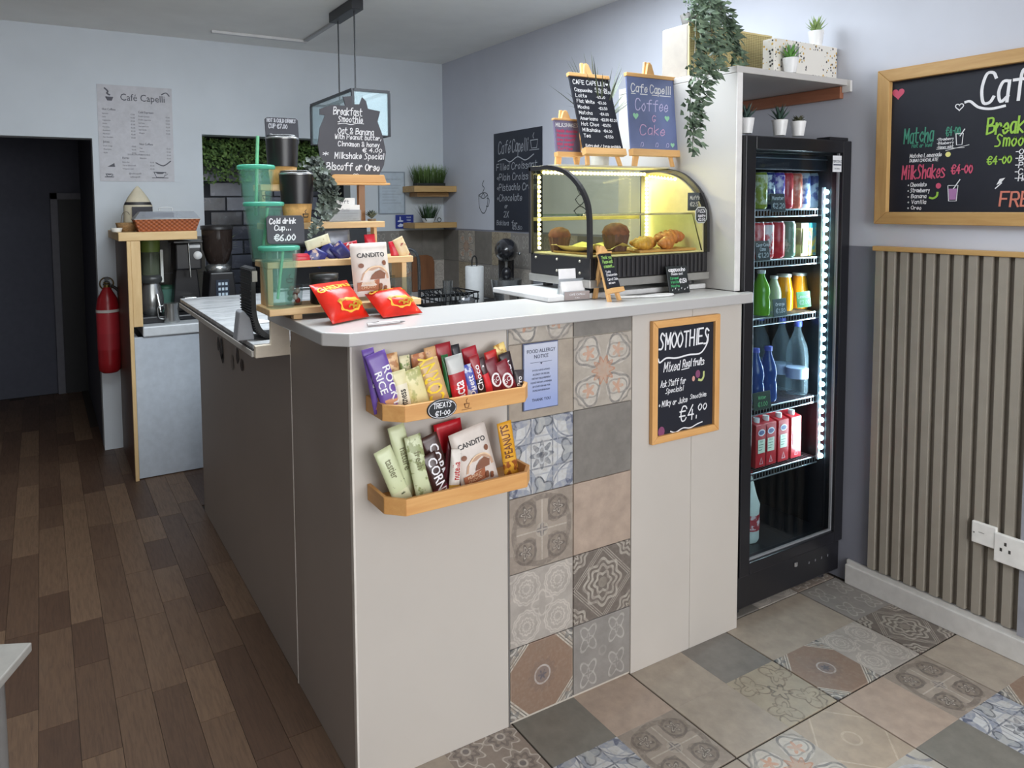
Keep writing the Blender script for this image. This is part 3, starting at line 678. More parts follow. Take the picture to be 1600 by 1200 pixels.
ls = fp('led_strip', ledx-.006, ledx+.006, .062, .07, .43, 1.405, C((220, 226, 228), .4), .001)
lm = MB().sphere((0, 0, 0), .0095, 8, 6).mesh('led_bulb', GLOW((196, 246, 255), 14))
for i in range(30): part('led_bulb', lm, None, ls, loc=(ledx, .056, .445+i*.0325))
l = bpy.data.lights.new('fridge_led_light', 'AREA'); l.shape = 'RECTANGLE'; l.size = .02; l.size_y = .95; l.energy = 5; l.color = (.86, .96, 1)
lo = _obj('fridge_led_light', l); lo.parent = fr; lo.location = (ledx-.012, .075, .92); lo.rotation_euler = (PI/2, 0, PI/2-.35)
SHZ = [1.328, 1.158, .962, .656, .432]
wire = C((176, 180, 184), .3, .7)
for z in SHZ:
    s_ = MB(); s_.rod((.033, .085, z), (FW-.033, .085, z), .003); s_.rod((.033, .44, z), (FW-.033, .44, z), .003); s_.rod((.033, .085, z-.022), (FW-.033, .085, z-.022), .0025)
    for i in range(31):
        x_ = .045+i*(FW-.09)/30; s_.rod((x_, .083, z), (x_, .44, z), .0013, 4); s_.rod((x_, .083, z), (x_, .083, z-.022), .0013, 4)
    part('wire_shelf', s_, wire, fr)
# ---- drinks: every one its own thing
def lathe_thing(name, label, cat, prof, mat, loc, parts=(), group=None, n=18, rz=0):
    o = thing(name, label, cat, loc, rz, group); part('body', MB().lathe(prof, n), mat, o)
    for nm, pf, mt in parts: part(nm, MB().lathe(pf, n), mt, o)
    return o
ALU = C((190, 192, 196), .3, .8)
def can(label, x, Y, z, c1, c2, h=.132, r=.0265, key=None, group=None):
    mt = BANDS('can_%d_%d_%d_%d' % (c1[0], c1[1], c2[0], c2[2]), [(-9, c1)], 2, .28, (c2, 34, .46, .56, h*.12, h*.92))
    return lathe_thing('drink_can', label, 'can', [(r*.82, 0), (r, .007), (r, h-.012), (r*.84, h-.002)], mt, (x, Y, z+.0035), [('lid', [(r*.84, h-.002), (r*.84, h), (r*.74, h), (r*.72, h-.003), (.001, h-.003)], ALU)], group, 20)
def at_front(xp, Yv, zs):      # place by picture column on a shelf
    return py(xp, 400, Yv).x
Yc = 1.655
row1 = [(1185, (150, 160, 60), (220, 220, 190), 'yellow green slim can at the left end of the top fridge shelf'), (1197, (40, 60, 120), (214, 222, 232), 'navy and white slim can with round emblem on top fridge shelf'),
        (1212, (88, 72, 170), (216, 208, 234), 'purple slim can with white swirls on top fridge shelf'), (1225, (190, 44, 56), (220, 90, 92), 'red slim can in the middle of the top fridge shelf'),
        (1239, (196, 104, 84), (226, 170, 148), 'copper orange slim can on the top fridge shelf'), (1252, (178, 190, 206), (54, 74, 130), 'silver blue slim can next to the copper one on the top fridge shelf'), (1267, (184, 194, 208), (60, 70, 128), 'silver blue slim can at the right end of the top fridge shelf')]
for xp, c1, c2, lb in row1: can(lb, at_front(xp, Yc, 0), Yc, SHZ[0], c1, c2, .125, .0255)
row2 = [(1181, (200, 40, 48), (226, 120, 120), 'red tall can at the left end of the second fridge shelf'), (1195, (204, 38, 46), (236, 220, 220), 'red can with white marks second from left on the second fridge shelf'), (1212, (196, 30, 44), (214, 60, 66), 'deep red can in the middle of the second fridge shelf'), (1229, (110, 140, 116), (190, 204, 186), 'green leaf patterned can on the second fridge shelf')]
for xp, c1, c2, lb in row2: can(lb, at_front(xp, Yc, 0), Yc, SHZ[1], c1, c2, .125, .028)
x0 = at_front(1243, Yc, 0)
for i, (dx, w_, c1, c2, lb) in enumerate(((.0, .044, (140, 108, 80), (206, 176, 120), 'brown juice carton on the second fridge shelf'), (.048, .048, (70, 170, 190), (232, 190, 70), 'turquoise juice carton with pineapple print on the second fridge shelf'))):
    o = thing('juice_carton', lb, 'carton', (x0+dx, Yc-.02, SHZ[1]+.0035)); part('box', MB().box(0, w_, 0, .04, 0, .118), BANDS('carton%d' % i, [(-9, c1), (.08, c1)], 2, .4, (c2, 26, .45, .55, .0, .1)), o, .002); part('straw', MB().rod((.006, -.002, .01), (.01, -.002, .1), .002), C((230, 226, 160)), o)
def bottle(label, xp, z, h, r, mat, cap, Yv=1.66, lab=None, neck=.011, cat='bottle', waist=False):
    pf = [(r*.9, 0), (r, .008), (r, h*.30), ((r*.86 if waist else r), h*.40), (r, h*.52), (r*.86, h*.66), (neck*1.15, h*.86), (neck, h*.93)]
    ps = [('cap', [(neck*1.25, h*.925), (neck*1.25, h), (.001, h)], cap)]
    if lab: ps.append(('label', [(r*1.012, h*lab[1]), (r*1.012, h*lab[2])], lab[0]))
    return lathe_thing('drink_bottle', label, cat, pf, mat, (at_front(xp, Yv, z), Yv, z+.0035), ps)
gj = TINTED((120, 190, 50), .8)
bottle('green juice bottle with pale cap on the middle fridge shelf', 1190, SHZ[2], .155, .031, gj, C((206, 212, 206)), waist=True)
bottle('short clear bottle with pale green drink behind the price tag', 1210, SHZ[2], .125, .026, TINTED((200, 210, 180), .6), C((206, 210, 210), .3, .5), Yv=1.70)
for xp, lb in ((1226, 'orange drink glass bottle next to the price tag on middle fridge shelf'), (1250, 'orange drink glass bottle at the right of the middle fridge shelf')):
    bottle(lb, xp, SHZ[2], .13, .031, TINTED((244, 160, 24), .85), C((210, 206, 196), .3, .6), Yv=1.69, neck=.02)
water = TINTED((176, 196, 206), .10, .05, .3); blue = TINTED((64, 96, 170), .6); bcap = C((70, 84, 180)); wl = (C((176, 190, 216)), .22, .36)
for xp, lb in ((1183, 'blue tinted water bottle at the left of the fourth fridge shelf'), (1203, 'blue tinted wavy water bottle second on the fourth fridge shelf')): bottle(lb, xp, SHZ[3], .19, .031, blue, bcap, waist=True)
for xp, Yv, lb in ((1224, 1.74, 'tall clear water bottle standing behind the front one in the fridge'), (1249, 1.665, 'tall clear water bottle with blue cap at the front of the fridge shelf'), (1190, 1.83, 'tall clear water bottle behind the blue tinted bottles')):
    bottle(lb, xp, SHZ[3], .265, .038, water, bcap, Yv, wl)
for i, (xp, Yv, lb) in enumerate(((1183, 1.665, 'red milk carton at the left end of the lower fridge shelf'), (1198, 1.665, 'red milk carton second in the front row of the lower fridge shelf'), (1218, 1.665, 'red milk carton third in the front row of the lower fridge shelf'), (1238, 1.665, 'red milk carton at the right end of the lower fridge shelf'))):
    x_ = at_front(xp, Yv, 0); o = thing('milk_carton', lb, 'carton', (x_-.03, Yv-.03, SHZ[4]+.0035), group='red cartons on the lower fridge shelf')
    w_ = .06
    part('box', MB().prism([(0, 0), (.058, 0), (.058, .165), (0, .150)], .0015, w_-.0015, 'yz'), C((190, 34, 44), .35), o, .0015)
    part('screw_cap', MB().cyl(.03, .022, .152, .170, .011), WHITE, o)
    mm = MB(); mm.cur = 0; mm.flat([(.03+.018*math.cos(a), .122+.012*math.sin(a)) for a in [2*PI*i/16 for i in range(16)]]); mm.cur = 1; mm.flat([(.03+.014*math.cos(a), .122+.008*math.sin(a)) for a in [2*PI*i/16 for i in range(16)]], -.0012)
    mm.cur = 2; mm.flat([(.012, .05), (.048, .05), (.048, .098), (.012, .098)]); mm.cur = 3; mm.text('MILK', .03, .088, .006, y=-.0012)
    for q in range(3): mm.ribbon([(.016, .08-.009*q), (.040-.004*q, .08-.009*q)], .002, -.0012)
    mm.cur = 0; mm.ribbon([(.022, .012), (.03, .034), (.038, .012), (.022, .012)], .002); part('printing', mm, [C((236, 236, 240)), C((54, 70, 130)), C((214, 224, 200)), C((60, 100, 80))], o)
# milk jug at the bottom
o = thing('milk_jug', 'white plastic milk jug with red label at the bottom of the fridge', 'jug', (at_front(1178, 1.64, 0)+.012, 1.66, .1765))
part('body', MB().lathe([(.034, 0), (.04, .012), (.04, .11), (.042, .13), (.03, .165), (.017, .22), (.014, .235)], 16, sx=1, sy=1), C((226, 230, 220), .4), o)
part('label', MB().lathe([(.0412, .045), (.0412, .1)], 16), BANDS('milklab', [(-9, (176, 44, 56))], 2, .5, ((226, 200, 200), 40, .5, .56, .05, .1)), o); part('cap', MB().cyl(0, 0, .233, .25, .016), C((190, 40, 50)), o)
part('handle', MB().tube(curve([(-.03, 0, .15), (-.045, 0, .17), (-.038, 0, .2), (-.014, 0, .215)], 5), .006), C((226, 230, 220), .4), o)
def price_tag(label, xp, yp, Yv, w_, h_, lines, cols, dark=(44, 48, 52), tilt=.12):
    p = py(xp, yp, Yv); o = thing('price_tag', label, 'price tag', p, 0, None, rx=-tilt)
    part('card', MB().box(-w_/2, w_/2, 0, .002, 0, h_), C(dark, .5), o, .0008)
    mm = MB()
    for i, (s_, h, zf) in enumerate(lines): mm.cur = cols[i]; mm.hand(s_, 0, h_*zf, h, .0016, 'c')
    part('chalk_lettering', mm, [INK, C((120, 200, 130))], o); return o
YT = 1.604
price_tag('dark price tag clipped to the top fridge shelf under the red can', 1217, 331, YT, .075, .062, [('Monster', .012, .66), ('€2.20', .016, .2)], [0, 0])
price_tag('dark price tag at the left of the second fridge shelf', 1193, 407, YT, .07, .066, [('Coca-Cola', .010, .72), ('Cans', .01, .5), ('€1.20', .015, .15)], [0, 0, 0])
price_tag('grey price tag leaning on the middle fridge shelf', 1220, 494, YT, .07, .06, [('Orange', .011, .6), ('€1.80', .014, .2)], [0, 0], (66, 82, 86))
price_tag('bright green price tag at the right of the middle fridge shelf', 1257, 480, YT, .075, .055, [('Lemonade', .011, .6), ('€2.00', .014, .2)], [0, 0], (104, 196, 112))
price_tag('dark green price tag hanging under the water bottles', 1192, 640, YT, .09, .06, [('Water', .011, .6), ('€1.00', .014, .2)], [1, 1], (40, 56, 44))
# ================================================================== on the counter front
WXP, WZP, WYP = WOOD(PINE1, PINE2, 'x'), WOOD(PINE1, PINE2, 'z'), WOOD(PINE1, PINE2, 'y')
# --- allergy notice
nt = thing('allergy_notice', 'pale blue framed food allergy notice on the beige tile', 'notice', (1.047, CY0-.0015, .826))
t = NT('notice_paper'); X, Y, Z = t.xyz(); npm = t.fin(t.mix(Z.ramp(.02, .17), rgb((150, 164, 208)), rgb((196, 200, 214))), .35)
part('plate', MB().box(0, .112, -.004, 0, 0, .174), C((86, 94, 124), .4), nt, .0015); part('paper', MB().box(.003, .109, -.005, -.004, .003, .171), npm, nt)
mm = MB(); cx_ = .056
mm.text('FOOD ALLERGY', cx_, .148, .0095, sx=.92); mm.text('NOTICE', cx_, .1335, .0095, sx=.92); mm.ribbon([(.022, .123), (.09, .123)], .0008); mm.flat([(.052, .1215), (.056, .117), (.06, .1215)])
for i, s_ in enumerate(('IF YOU HAVE A FOOD', 'ALLERGY OR SPECIAL', 'DIETARY REQUIREMENT', 'PLEASE INFORM A MEMBER', 'OF STAFF OR ASK FOR', 'MORE INFORMATION')): mm.text(s_, cx_, .100-.0105*i, .0046, sx=.85)
mm.text('THANK YOU', cx_, .022, .0075, sx=.95); mm.v = [(a, b-.005, c) for a, b, c in mm.v]
part('lettering', mm, C((40, 44, 70), .6), nt)
# --- smoothies board
def t_smooth(q, W, H):
    q.cur = 0; q.hand('SMOOTHlES', .032, H-.085, .045, .0052, shear=.1, fit=.2)
    q.ribbon(curve([(.028, H-.112), (.035, H-.122), (.06, H-.112), (.1, H-.116), (.15, H-.112), (.2, H-.112), (.228, H-.085), (.232, H-.06)], 6), .0048)
    q.hand('Mixed', .05, H-.152, .026, .0030, fit=.062, shear=.25); q.hand('Real', .126, H-.147, .021, .003, fit=.034, shear=.2); q.ribbon([(.122, H-.153), (.152, H-.151)], .0028); q.hand('fruits', .168, H-.147, .02, .003, fit=.046, shear=.25)
    q.hand('Ask Staff for', .038, H-.195, .018, .0022, fit=.1, shear=.25); q.hand('Specials!', .058, H-.215, .014, .002, fit=.07, shear=.25)
    q.hand('• Milky or Juice', .03, H-.252, .016, .0022, fit=.115, shear=.2); q.hand('Smoothies', .158, H-.245, .013, .0018, fit=.068, shear=.2)
    q.hand('€4.', .115, H-.305, .042, .0042, fit=.07); q.hand('00', .192, H-.285, .02, .0036, fit=.036)
    q.ribbon(curve([(.08, H-.33), (.1, H-.336), (.13, H-.328), (.16, H-.332), (.19, H-.325), (.21, H-.322)], 5), .0036)
    q.cur = 1; q.flat([(.043+.013*math.cos(a), H-.325+.015*math.sin(a)) for a in [2*PI*i/14 for i in range(14)]]); q.flat([(.19+.010*math.cos(a), H-.174+.012*math.sin(a)) for a in [2*PI*i/14 for i in range(14)]])
    q.cur = 3; q.flat([(.172+.006*math.cos(a), H-.186+.008*math.sin(a)) for a in [2*PI*i/14 for i in range(14)]])
    q.cur = 2; q.ribbon(curve([(.195, H-.192), (.206, H-.194), (.214, H-.185), (.215, H-.172)], 5), .007)
    return [INK, C((132, 70, 106), .6), C((190, 200, 130), .6), C((206, 150, 140), .6)]
frame_board('smoothies_board', 'small pine framed chalkboard reading smoothies on the counter front', 'chalkboard', (1.487, CY0-.0005, .664), 0, .276, .356, .021, .014, (WXP, WZP), t_smooth, bd=.005)
# --- the two treat trays
def tray(label, zb_, zt, x0, x1, labelled):
    o = thing('snack_tray', label, 'shelf', (x0, CY0-.0005, zb_))
    W = x1-x0; yb, yf = 0, -.128; ch = .036; th = .009; H = zt-zb_
    pl = [(0, 0), (0, yf+ch), (ch, yf), (W-ch*.9, yf), (W, yf+ch), (W, 0)]
    inn = [(th, 0), (th, yf+ch+th*.4), (ch+th*.4, yf+th), (W-ch*.9-th*.4, yf+th), (W-th, yf+ch+th*.4), (W-th, 0)]
    part('bottom_board', MB().prism(inn[::-1], .0, .008, 'xy'), WXP, o)
    nm = ['end_board', 'corner_board', 'front_board', 'corner_board', 'end_board']
    for i in range(5):
        part(nm[i], MB().prism([pl[i], pl[i+1], inn[i+1], inn[i]], 0, H, 'xy'), WXP if i in (1, 2, 3) else WYP, o, .0012)
    if labelled:
        cx_ = .125; e = [(cx_+.037*math.cos(a), .018+.0225*math.sin(a)) for a in [2*PI*i/28 for i in range(28)]]
        pq = part('price_plaque', MB().prism(e[::-1], yf-.003, yf, 'xz'), C((30, 32, 36), .5), o, .0006)
        mm = MB(); mm.ribbon([(cx_+.034*math.cos(a), .018+.0195*math.sin(a)) for a in [2*PI*i/28 for i in range(29)]], .0012); mm.hand('TREATS', cx_, .021, .0105, .0018, 'c', fit=.044); mm.hand('€1-00', cx_, .004, .010, .0018, 'c', fit=.036)
        mm.v = [(a, b+yf-.0032, c) for a, b, c in mm.v]; part('chalk_lettering', mm, INK, pq)
        mm = MB(); mm.ribbon([(.183, .02), (.185, .011), (.193, .011), (.195, .02), (.183, .02)], .002); mm.ribbon([(.189, .022), (.187, .027), (.19, .031)], .0015); mm.ribbon([(.176, .007), (.2, .008)], .0012); mm.v = [(a, b+yf-.0004, c) for a, b, c in mm.v]; part('burnt_logo', mm, C((120, 78, 40)), o)
    return o
TR1, TR2 = (.891, .927), (.686, .723)
tray('upper pine treat tray with a black oval price plaque', TR1[0], TR1[1], .62, 1.0, True)
tray('lower pine treat tray without a plaque', TR2[0], TR2[1], .62, 1.005, False)

# --- wrapped snacks
def pouch_mesh(W, H, T, nx=7, nz=9, seal=.09, zig=True):
    """pillow pack, local origin bottom centre, front towards -y"""
    mm = MB(); vs = []; fs = []
    def th(u, v):
        e = min(v, 1-v)/seal; k = 0 if e <= 1 else min(1, (e-1)*1.1/(.5/seal-1)*1.6)
        return T/2*(max(0, 1-abs(u)**3.0)**.6)*math.sqrt(max(0, k))*(.95+.05*math.sin(7*u+9*v))
    vvals = [0, seal]+[seal+(1-2*seal)*i/(nz-1) for i in range(1, nz-1)]+[1-seal, 1]
    N = len(vvals)
    for sgn in (-1, 1):
        for v in vvals:
            for i in range(nx):
                u = -1+2*i/(nx-1); wv = W/2*(1-.05*math.sin(PI*v) if False else 1)
                vs.append((u*wv, sgn*(th(u, v)+.0006), v*H))
    o_ = N*nx
    for k in range(N-1):
        for i in range(nx-1):
            a = k*nx+i; fs.append((a, a+1, a+nx+1, a+nx)); b = o_+a; fs.append((b, b+nx, b+nx+1, b+1))
    for k in range(N-1): a = k*nx; fs.append((a, a+nx, o_+a+nx, o_+a)); a = k*nx+nx-1; fs.append((a, o_+a, o_+a+nx, a+nx))
    for i in range(nx-1): fs.append((i, o_+i, o_+i+1, i+1)); a = (N-1)*nx+i; fs.append((a, a+1, o_+a+1, o_+a))
    mm.add(vs, fs, True)
    return mm, (lambda x, z: -(th(max(-1, min(1, 2*x/W)), max(0, min(1, z/H)))+.0008))
def snack(name, label, cat, pb, pt, wpx, Yv, mat, T=.014, art=None, arts=None, lean=.10, group=None, dy=0):
    """wrapped bar standing from picture point pb (bottom) to pt (top) on the plane y = Yv"""
    a = py(pb[0], pb[1], Yv); b = py(pt[0], pt[1], Yv); H = (b-a).length; W = wpx/ppm(a); ang = math.atan2(b.x-a.x, b.z-a.z)
    o = thing(name, label, cat, a, 0, group, rx=-lean, ry=ang); mm, wf = pouch_mesh(W, H, T); part('wrapper', mm, mat, o)
    if art:
        q = MB(); q.warp = wf; art(q, W, H); part('printing', q, arts, o)
    return o
def snack3(name, label, cat, bl, br, tc, mat, T, art, arts, group=None):
    """pillow pack from its two bottom corners and the middle of its top edge"""
    e = br-bl; W = e.length; e.normalize(); b0 = (bl+br)/2; v = tc-b0; v -= e*v.dot(e); H = v.length; v.normalize(); yv = v.cross(e)
    o = thing(name, label, cat, b0, 0, group)
    o.matrix_world = Matrix(((e.x, yv.x, v.x, b0.x), (e.y, yv.y, v.y, b0.y), (e.z, yv.z, v.z, b0.z), (0, 0, 0, 1)))
    mm, wf = pouch_mesh(W, H, T, 9, 10); part('wrapper', mm, mat, o); q = MB(); q.warp = wf; art(q, W, H); part('printing', q, arts, o); return o
def side_text(s_, h=.45, colr_i=0, x=.0, start=.1, length=.7, up=True):
    def f(q, W, H):
        q.cur = colr_i
        k = W*h; cu = .55*k*len(s_); sx = min(1.4, H*length/max(.001, .62*k*len(s_)/.7*.9))
        if up: q.text(s_, x*W+k*.36, H*start, k, 'l', PI/2, .02, sx)
        else: q.text(s_, x*W-k*.36, H*(start+length), k, 'l', -PI/2, .02, sx)
    return f
WHT = C((236, 234, 238), .5); DRK = C((40, 34, 34), .5); YEL = C((238, 206, 50), .45); RED = C((190, 30, 44), .4); GRN = C((60, 110, 60), .5); GOLD = C((196, 150, 70), .35)
purple = BANDS('purple', [(-9, (108, 80, 160))], 2, .35, ((206, 150, 110), 45, .5, .56, .01, .035))
YF1 = 1.432; YR1 = 1.470; G1 = 'snack bars in the upper treat tray'
b1 = TR1[0]+.010
def on(Yv, z, x):     # picture row of height z at column x
    lo, hi = 0, 1200
    for _ in range(40):
        m_ = (lo+hi)/2
        if py(x, m_, Yv).z > z: lo = m_
        else: hi = m_
    return lo
def s1(label, xb, xt, yt, w_, mat, Yv=YF1, T=.012, art=None, arts=None, lean=.08, name='snack_bar', cat='snack bar'):
    return snack(name, label, cat, (xb, on(Yv, b1, xb)), (xt, yt), w_, Yv, mat, T, art, arts, lean, G1)
# rear row
s1('nut coated brown bar behind the purple wrappers', 622, 612, 553, 24, BANDS('nut1', [(-9, (176, 122, 78))], 2, .4, ((224, 186, 140), 60, .45, .55, 0, 1)), YR1)
s1('cream and green wrapped bar behind the fitness bar', 640, 634, 556, 18, BANDS('crm1', [(-9, (214, 206, 170))], 2, .4, ((120, 140, 80), 50, .55, .6, 0, 1)), YR1)
s1('copper brown wrapped bar in the rear row, left of the taller tan one', 664, 655, 553, 24, BANDS('cop1', [(-9, (190, 120, 84))], 2, .35, ((226, 180, 140), 50, .5, .56, 0, 1)), YR1)
s1('taller tan wrapped bar in the rear row', 684, 674, 543, 20, BANDS('tan1', [(-9, (206, 160, 112))], 2, .35, ((150, 96, 62), 50, .55, .6, 0, 1)), YR1)
s1('dark red foil bar standing tallest in the upper tray', 704, 694, 537, 28, C((150, 28, 40), .3), YR1)
s1('black topped narrow bar in the rear row', 722, 714, 539, 14, C((34, 32, 38), .35), YR1)
s1('crimson wide bar leaning in the rear row', 748, 735, 543, 26, C((172, 30, 48), .32), YR1)
s1('scarlet foil bar in the rear row near the notice', 780, 768, 549, 22, C((206, 48, 44), .3), YR1)
s1('gold foil bar at the right of the rear row', 800, 782, 538, 20, BANDS('gold1', [(-9, (196, 146, 66))], 2, .3, ((240, 210, 130), 60, .5, .55, 0, 1)), YR1)
# front row
s1('narrow purple biscuit wrapper at the far left of upper tray', 594, 577, 546, 20, purple, YF1+.018, art=side_text('ROCKY', .4, 0, 0, .4, .4), arts=[WHT])
s1('wide purple rice bar wrapper with white lettering', 617, 590, 553, 34, purple, art=lambda q, W, H: (side_text('ROCKY', .38, 0, .22, .22, .55, False)(q, W, H), side_text('RICE', .34, 0, -.24, .32, .4, False)(q, W, H)), arts=[WHT], lean=.12)
s1('white and black fitness bar', 634, 624, 580, 24, BANDS('fit', [(-9, (40, 38, 40)), (.012, (228, 222, 200)), (.062, (224, 216, 170))], 2, .35), art=side_text('fitness', .5, 0, 0, .12, .66), arts=[DRK])
s1('pale yellow green oat bar', 659, 643, 578, 32, BANDS('oat', [(-9, (222, 214, 160))], 2, .35, ((176, 176, 110), 40, .5, .58, 0, 1)))
s1('tan bar with large yellow lettering', 689, 672, 563, 34, BANDS('tan2', [(-9, (206, 170, 120))], 2, .35, ((60, 50, 40), 50, .58, .62, 0, .05)), art=side_text('CORNY', .75, 0, .0, .08, .8), arts=[YEL], lean=.12)
s1('thin dark green wrapper edge between yellow and red bars', 704, 697, 555, 12, C((38, 98, 52), .35), YF1+.01)
s1('red bar with silver top and white lettering', 722, 711, 556, 30, BANDS('acta', [(-9, (190, 30, 44)), (.045, (170, 40, 50)), (.07, (190, 192, 190))], 2, .3), art=side_text('acta', .62, 0, 0, .06, .55), arts=[WHT])
s1('blue and silver narrow bar', 741, 732, 570, 20, BANDS('bluesil', [(-9, (70, 84, 170))], 2, .3, ((200, 206, 226), 45, .5, .56, 0, 1)), art=side_text('Duett', .5, 0, 0, .1, .7), arts=[WHT])
s1('black and red striped narrow bar', 755, 742, 556, 18, BANDS('blkred', [(-9, (40, 30, 34)), (.05, (150, 30, 40))], 2, .3), art=side_text('Choco', .5, 0, 0, .2, .6), arts=[WHT])
s1('bright red bar with white stripe', 768, 752, 560, 14, BANDS('redst', [(-9, (206, 40, 50)), (.06, (60, 30, 34))], 2, .3), art=lambda q, W, H: q.ribbon([(0, H*.1), (0, H*.8)], W*.2), arts=[WHT])
def ringart(q, W, H):
    q.cur = 0; q.ribbon([(W*.3*math.cos(a), H*.45+W*.42*math.sin(a)) for a in [2*PI*i/16 for i in range(17)]], W*.12); q.text('GO', 0, H*.4, W*.28, 'c', .3)
s1('maroon bar with white oval emblem, nearer the blue bar', 782, 766, 562, 24, C((112, 24, 38), .3), art=ringart, arts=[WHT])
s1('maroon bar with white oval emblem, nearer the right end', 800, 783, 566, 26, C((124, 28, 42), .3), YF1-.004, art=ringart, arts=[WHT])
s1('dark brown tall bar with blue white lettering', 802, 790, 552, 22, C((46, 32, 36), .3), YF1+.016, art=side_text('LILA', .5, 0, 0, .42, .45), arts=[WHT])
s1('small charcoal bar at the right end of upper tray', 810, 812, 578, 18, C((56, 50, 54), .35), art=side_text('Pro', .45, 0, 0, .3, .5), arts=[WHT])
# lower tray
G2 = 'snacks in the lower treat tray'; b2 = TR2[0]+.010; Yr2 = 1.468
def s2(label, xb, xt, yt, w_, mat, Yv=YF1, T=.012, art=None, arts=None, lean=.08, yb=None, name='snack_bar', cat='snack bar'):
    return snack(name, label, cat, (xb, yb or on(Yv, b2, xb)), (xt, yt), w_, Yv, mat, T, art, arts, lean, G2)
mint = BANDS('mint', [(-9, (206, 214, 176))], 2, .35, ((150, 160, 110), 45, .52, .58, 0, 1)); mint2 = BANDS('mint2', [(-9, (214, 216, 180)), (.03, (204, 212, 170))], 2, .35, ((84, 92, 66), 34, .6, .63, 0.02, .05))
s2('pale green bar leaning furthest left in lower tray', 632, 602, 705, 30, mint2, art=side_text('tastier', .42, 0, 0, .3, .5, False), arts=[C((120, 120, 84))], lean=.15)
s2('pale green bar standing tallest at the left of lower tray', 645, 622, 667, 28, mint2, Yr2-.012, art=side_text('nature', .42, 0, 0, .3, .4, False), arts=[C((120, 120, 84))])
s2('mint green bar third from the left in lower tray', 664, 649, 683, 28, mint, art=side_text('fresh', .4, 0, 0, .35, .4, False), arts=[C((120, 120, 84))], lean=.12)
s2('dark chocolate brown bar with white lettering, upper one', 696, 672, 682, 30, C((70, 44, 40), .3), Yr2-.015, art=side_text('CORNY', .5, 0, 0, .25, .6, False), arts=[WHT])
s2('dark chocolate brown bar with white lettering, front one', 692, 672, 712, 26, BANDS('corny', [(-9, (110, 40, 60)), (.02, (60, 36, 34))], 2, .3), YF1-.004, art=side_text('CORNY', .6, 0, 0, .15, .75, False), arts=[WHT], lean=.13)
s2('bright red flat packet standing at the back of lower tray', 712, 702, 660, 48, BANDS('redpack', [(-9, (110, 56, 52)), (.075, (190, 24, 40))], 2, .3), Yr2+.016, T=.008, art=lambda q, W, H: q.text('Osti', W*.2, H*.62, W*.16, 'c', .1), arts=[WHT])
s2('white and red hazelnut biscuit tube', 709, 716, 703, 19, BANDS('nut_tube', [(-9, (222, 176, 80)), (.018, (226, 220, 212))], 2, .4), YF1-.006, T=.018, art=side_text('nutella', .62, 0, 0, .3, .62), arts=[C((180, 40, 40))])
s2('crimson bar half hidden behind the beige pouch', 729, 726, 700, 22, C((168, 36, 54), .32), YF1+.008, art=side_text('Bueno', .5, 0, 0, .2, .5), arts=[WHT])
s2('maroon bar between the red packet and brown bars', 700, 712, 690, 22, C((104, 40, 50), .3), YF1+.016)
def candito(q, W, H):
    el = lambda x, z, a, b, n=16: [(W*(x+a*math.cos(t)), H*(z+b*math.sin(t))) for t in [2*PI*i/n for i in range(n)]]
    q.cur = 0; q.text('CANDITO', 0, H*.72, W*.115, 'c', 0, .03)
    q.cur = 1; q.flat([(W*a, H*b) for a, b in ((-.34, .30), (.44, .30), (.42, .40), (.30, .50), (.10, .55), (-.12, .52), (-.28, .42))], -.0009)
    q.cur = 2; q.flat(el(-.30, .57, .07, .045), -.0012); q.flat(el(.33, .60, .06, .05), -.0012); q.flat([(W*a, H*b) for a, b in ((-.10, .30), (.30, .30), (.34, .40), (.20, .47), (.06, .44), (-.04, .38))], -.0014)
    q.cur = 4; q.ribbon(curve([(-W*.22, H*.44), (-W*.02, H*.53), (W*.22, H*.53), (W*.38, H*.44)], 5), W*.03, -.0016)
    q.cur = 3; q.flat([(-W*.42, H*.1), (W*.16, H*.1), (W*.16, H*.30), (-W*.42, H*.26)], -.0018)
    q.cur = 4; q.text('PEANUT', -W*.14, H*.21, W*.07, 'c', .06, y=-.0024); q.text('CHOCO', -W*.14, H*.14, W*.07, 'c', .06, y=-.0024)
    q.cur = 2; [q.flat(el(.24+.09*math.cos(k*2.1), .14+.05*math.sin(k*1.7), .05, .035, 8), -.002-.0003*k) for k in range(5)]
CAN = [C((44, 42, 44)), C((196, 160, 134)), C((132, 84, 60)), C((164, 100, 70)), C((236, 206, 170))]
beigepack = C((216, 206, 198), .4)
s2('beige chocolate nut pouch in the lower tray', 752, 735, 672, 66, beigepack, YF1-.004, T=.022, art=candito, arts=CAN, name='snack_pouch', cat='snack bag', lean=.14)
s2('yellow nut bar at the right end of lower tray', 800, 792, 661, 26, BANDS('yelnut', [(-9, (222, 168, 60)), (.05, (222, 160, 40))], 2, .35, ((150, 84, 40), 70, .45, .52, 0, .04)), YF1+.008, art=side_text('PEANUTS', .55, 0, 0, .35, .55), arts=[C((110, 60, 20))], lean=.1)
